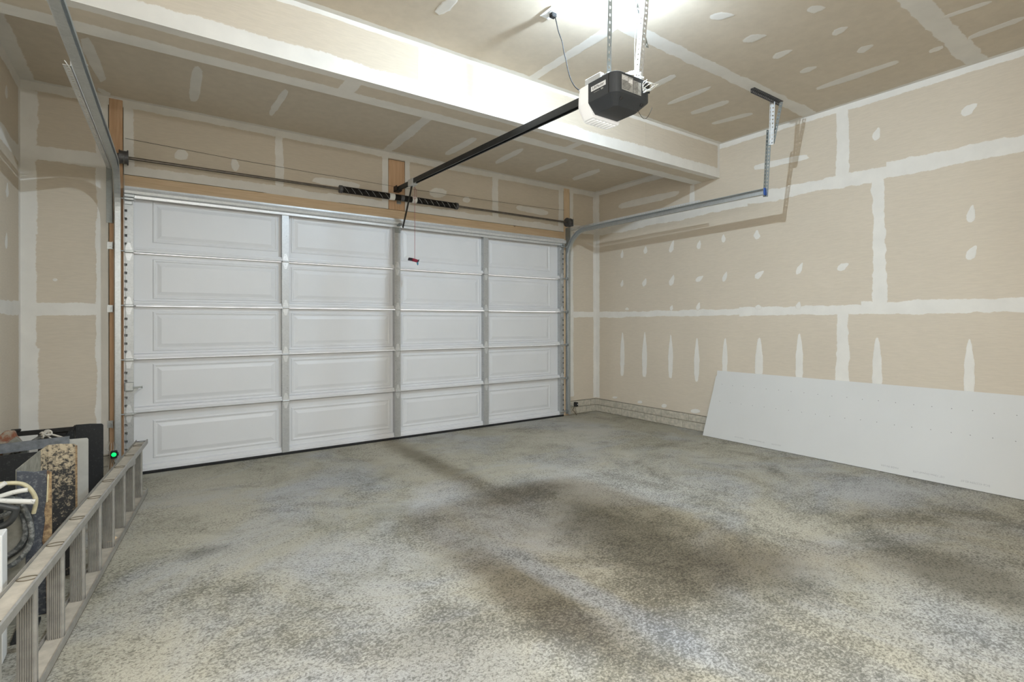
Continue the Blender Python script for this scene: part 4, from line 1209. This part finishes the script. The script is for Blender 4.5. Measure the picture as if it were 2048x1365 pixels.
# pale board in front of it
pb = MB().prism([(-0.300, 0), (-0.161, 0), (-0.161, 0.515), (-0.167, 0.526), (-0.300, 0.530)], 1, -0.962, -0.950).build('pale_board', M['jgrey'], None, 0.002)
tag(pb, 'pale grey board standing between the black panel and the speckled panel', 'board')
# speckled panel with flared side
sp = empty('speckled_panel', (-0.19, -1.95, 0), 'tan-speckled dark sheet metal panel in the middle of the scrap pile', 'steel panel')
MB().prism([(-0.247, 0), (-0.133, 0), (-0.133, 0.664), (-0.142, 0.672), (-0.20, 0.680), (-0.247, 0.680)], 1, -1.952, -1.945).build('face', M['jspeck'], sp, 0.002)
MB().box(-0.139, -0.131, -1.957, -1.953, 0.0, 0.664).build('edge_strip', M['jrust'], sp)
slab8([(-0.247, -1.952, 0.0), (-0.247, -1.952, 0.680), (-0.268, -1.985, 0.664), (-0.268, -1.985, 0.0)], (-0.002, 0.005, 0)).build('bent_corner', M['jspeck'], sp)
# cloudy sheet flange (triangular) running towards the viewer
slab8([(-0.2685, -1.986, 0.664), (-0.2685, -1.986, 0.48), (-0.302, -2.335, 0.48), (-0.302, -2.335, 0.654)], (-0.004, 0.0, 0)).build('side_flange', M['cement'], sp)
# blue-grey panel nearest, with a rusty torn edge
bp = empty('blue_grey_panel', (-0.25, -2.35, 0), 'blue-grey spattered steel panel with a rusty torn edge beside the hose coil', 'steel panel')
MB().prism([(-0.300, 0), (-0.200, 0), (-0.196, 0.35), (-0.199, 0.641), (-0.24, 0.638), (-0.300, 0.653)], 1, -2.355, -2.348).build('face', M['jblue'], bp, 0.002)
edge = [(-0.200, 0.640), (-0.184, 0.630), (-0.183, 0.0), (-0.202, 0.0), (-0.203, 0.10), (-0.204, 0.26), (-0.216, 0.33), (-0.206, 0.42), (-0.209, 0.46), (-0.200, 0.52)]
MB().prism(edge, 1, -2.363, -2.356).build('torn_edge', M['jrust'], bp)
MB().prism([(-0.197, 0.625), (-0.193, 0.620), (-0.197, 0.50), (-0.202, 0.50)], 1, -2.366, -2.3635).build('pale_flake', M['hose_yellow'], bp)
# grey steel channel bridging from the wall to the pale board
br = MB()
a, b = Vector((-0.620, -0.995, 0.518)), Vector((-0.255, -0.985, 0.525))
d = (b - a).normalized(); up = Vector((0, 0, 1)); sd = d.cross(up)
br.obox((a + b) / 2, (b - a) / 2, sd * 0.003, up * 0.026)
br.obox((a + b) / 2 + up * 0.025 - sd * 0.008, (b - a) / 2, sd * 0.008, up * 0.003)
br.obox((a + b) / 2 - up * 0.025 + sd * 0.008, (b - a) / 2, sd * 0.008, up * 0.003)
tag(br.build('steel_channel', M['bar']), 'grey steel channel lying across the scrap pile behind the speckled panel', 'steel bar')
# black sheet added below the channel for the dark inside of the black panel
mt = MB().box(-0.625, -0.300, -1.060, -1.048, 0.0, 0.486).build('black_stand_in_sheet', M['jb'])
tag(mt, 'black spattered sheet standing in for the dark inside of the black panel', 'mat')
# grey pipe with a rope knot
pp = empty('grey_pipe', (-0.50, -0.90, 0.4), 'grey pipe with white rope knotted round its end', 'pipe')
MB().cyl((-0.618, -0.915, 0.405), (-0.392, -0.895, 0.564), 0.0135, 14).build('pipe', M['hose_grey'], pp)
kn = MB()
kc = Vector((-0.384, -0.905, 0.572))
for j in range(5):
    ax = Vector((math.cos(j * 1.1), 0.5, math.sin(j * 0.9))).normalized()
    u = ax.orthogonal().normalized(); v = ax.cross(u)
    pts = [kc + Vector((0.007 * (j - 2), -0.006, 0.003 * (j - 2))) + (u * math.cos(t) + v * math.sin(t)) * 0.019 for t in [k * 2 * math.pi / 16 for k in range(16)]]
    kn.tube(pts, 0.006, 6, closed=True)
kn.tube(smooth_pts([kc, kc + Vector((0.035, -0.004, -0.008)), kc + Vector((0.080, -0.01, -0.030)), (-0.262, -0.925, 0.520)]), 0.006, 6)
kn.tube(smooth_pts([kc + Vector((0, -.004, -0.01)), kc + Vector((0.025, -0.008, -0.026)), (-0.325, -0.93, 0.512)]), 0.004, 6)
kn.build('knotted_rope', M['rope'], pp)
# rusty cement-crusted plate and grey slab at the wall
rk = MB().prism([(-0.625, 0.0), (-0.505, 0.0), (-0.500, 0.50), (-0.535, 0.56), (-0.545, 0.596), (-0.590, 0.600), (-0.625, 0.565)], 1, -0.83, -0.78)
tag(rk.build('rusty_iron_plate', M['rust'], None, 0.006), 'rusty cement-crusted iron plate standing at the far left wall', 'iron plate')
gs = MB().prism([(-0.600, 0.0), (-0.470, 0.0), (-0.470, 0.490), (-0.530, 0.566), (-0.592, 0.510)], 1, -0.872, -0.845)
tag(gs.build('cement_slab', M['cement'], None, 0.004), 'grey pointed cement slab standing behind the grey steel channel', 'slab')
# pale plank behind the hoses
pk = MB().box(-0.335, -0.268, -2.388, -2.374, 0.0, 0.520).build('grey_plank', M['cement'])
tag(pk, 'weathered grey plank standing behind the hose coil', 'plank')
# hoses
hc = empty('hose_coil', (-0.40, -2.46, 0.27), 'coil of muddy grey and black hose hanging at the left edge', 'hose coil')
def lp_(pts, y, dx=0.0):
    """open arc seen in the photograph, closed round the back of the coil"""
    p = [(x, y + 0.004 * math.sin(7 * i), z) for i, (x, z) in enumerate(pts)]
    x1, z1 = pts[-1]; x0, z0 = pts[0]
    p += [(x1 - 0.09, y - 0.01, z1 + 0.03), (-0.585 + dx, y - 0.02, (z0 + z1) / 2 - 0.03), (-0.575 + dx, y - 0.01, (z0 + z1) / 2 + 0.08), (-0.50, y, z0 + 0.03), (x0 - 0.07, y, z0 + 0.035)]
    return smooth_pts(p + [p[0]], 3)[:-1]
MB().tube(lp_([(-0.279, 0.553), (-0.257, 0.506), (-0.239, 0.439), (-0.236, 0.374), (-0.258, 0.316), (-0.304, 0.276), (-0.364, 0.271)], -2.465), 0.0105, 10, closed=True).build('grey_hose', M['hose_grey'], hc)
MB().tube(lp_([(-0.285, 0.536), (-0.267, 0.481), (-0.257, 0.415), (-0.264, 0.370), (-0.292, 0.332), (-0.337, 0.304), (-0.382, 0.300)], -2.440, 0.02), 0.0105, 10, closed=True).build('grey_hose', M['hose_grey'], hc)
MB().tube(lp_([(-0.270, 0.558), (-0.283, 0.526), (-0.312, 0.503), (-0.356, 0.494)], -2.492, 0.03), 0.0110, 10, closed=True).build('grey_hose', M['hose_grey'], hc)
MB().tube(lp_([(-0.264, 0.548), (-0.277, 0.505), (-0.305, 0.486), (-0.345, 0.480)], -2.590, 0.01), 0.0125, 10, closed=True).build('black_hose', M['hose_black'], hc)
MB().tube(lp_([(-0.272, 0.530), (-0.248, 0.470), (-0.244, 0.400), (-0.262, 0.345), (-0.320, 0.295)], -2.412, 0.02), 0.0095, 10, closed=True).build('black_hose', M['hose_black'], hc)
yh = MB().tube(smooth_pts([(-0.50, -2.46, 0.612), (-0.378, -2.46, 0.626), (-0.334, -2.46, 0.630), (-0.281, -2.46, 0.625), (-0.250, -2.46, 0.607), (-0.229, -2.455, 0.564), (-0.223, -2.45, 0.531), (-0.234, -2.44, 0.480)]), 0.0085, 10)
tag(yh.build('yellow_hose', M['hose_yellow']), 'yellowed hose arching over the top of the hose coil', 'hose')
wp = MB().tube(smooth_pts([(-0.52, -2.52, 0.560), (-0.371, -2.52, 0.582), (-0.327, -2.52, 0.590), (-0.282, -2.52, 0.602), (-0.241, -2.52, 0.603)]), 0.0095, 10)
tag(wp.build('white_pipe', M['hose_white']), 'white spattered pipe just under the yellow hose', 'pipe')
wp = MB().tube([(-0.52, -2.545, 0.610), (-0.367, -2.545, 0.590), (-0.271, -2.545, 0.568), (-0.215, -2.545, 0.555)], 0.0105, 10)
tag(wp.build('white_pipe', M['hose_white']), 'white spattered pipe, the lower of two, below the yellow hose', 'pipe')
wp = MB().tube([(-0.48, -2.568, 0.555), (-0.363, -2.568, 0.612), (-0.320, -2.568, 0.640), (-0.299, -2.568, 0.655)], 0.0095, 10)
tag(wp.build('white_pipe', M['hose_white']), 'short white pipe end poking up over the yellow hose', 'pipe')
# white board nearest the viewer
wbx = MB().box(-0.60, -0.284, -2.72, -2.632, 0.0, 0.490).build('white_board', M['white_stop'], None, 0.003)
tag(wbx, 'white thick board standing nearest the viewer by the ladder', 'board')
fb = MB().box(-0.285, -0.215, -2.58, -2.40, 0.0, 0.012)
tag(fb.build('flat_steel_strip', M['jb']), 'dark flat steel strip lying on the floor behind the ladder', 'steel strip')
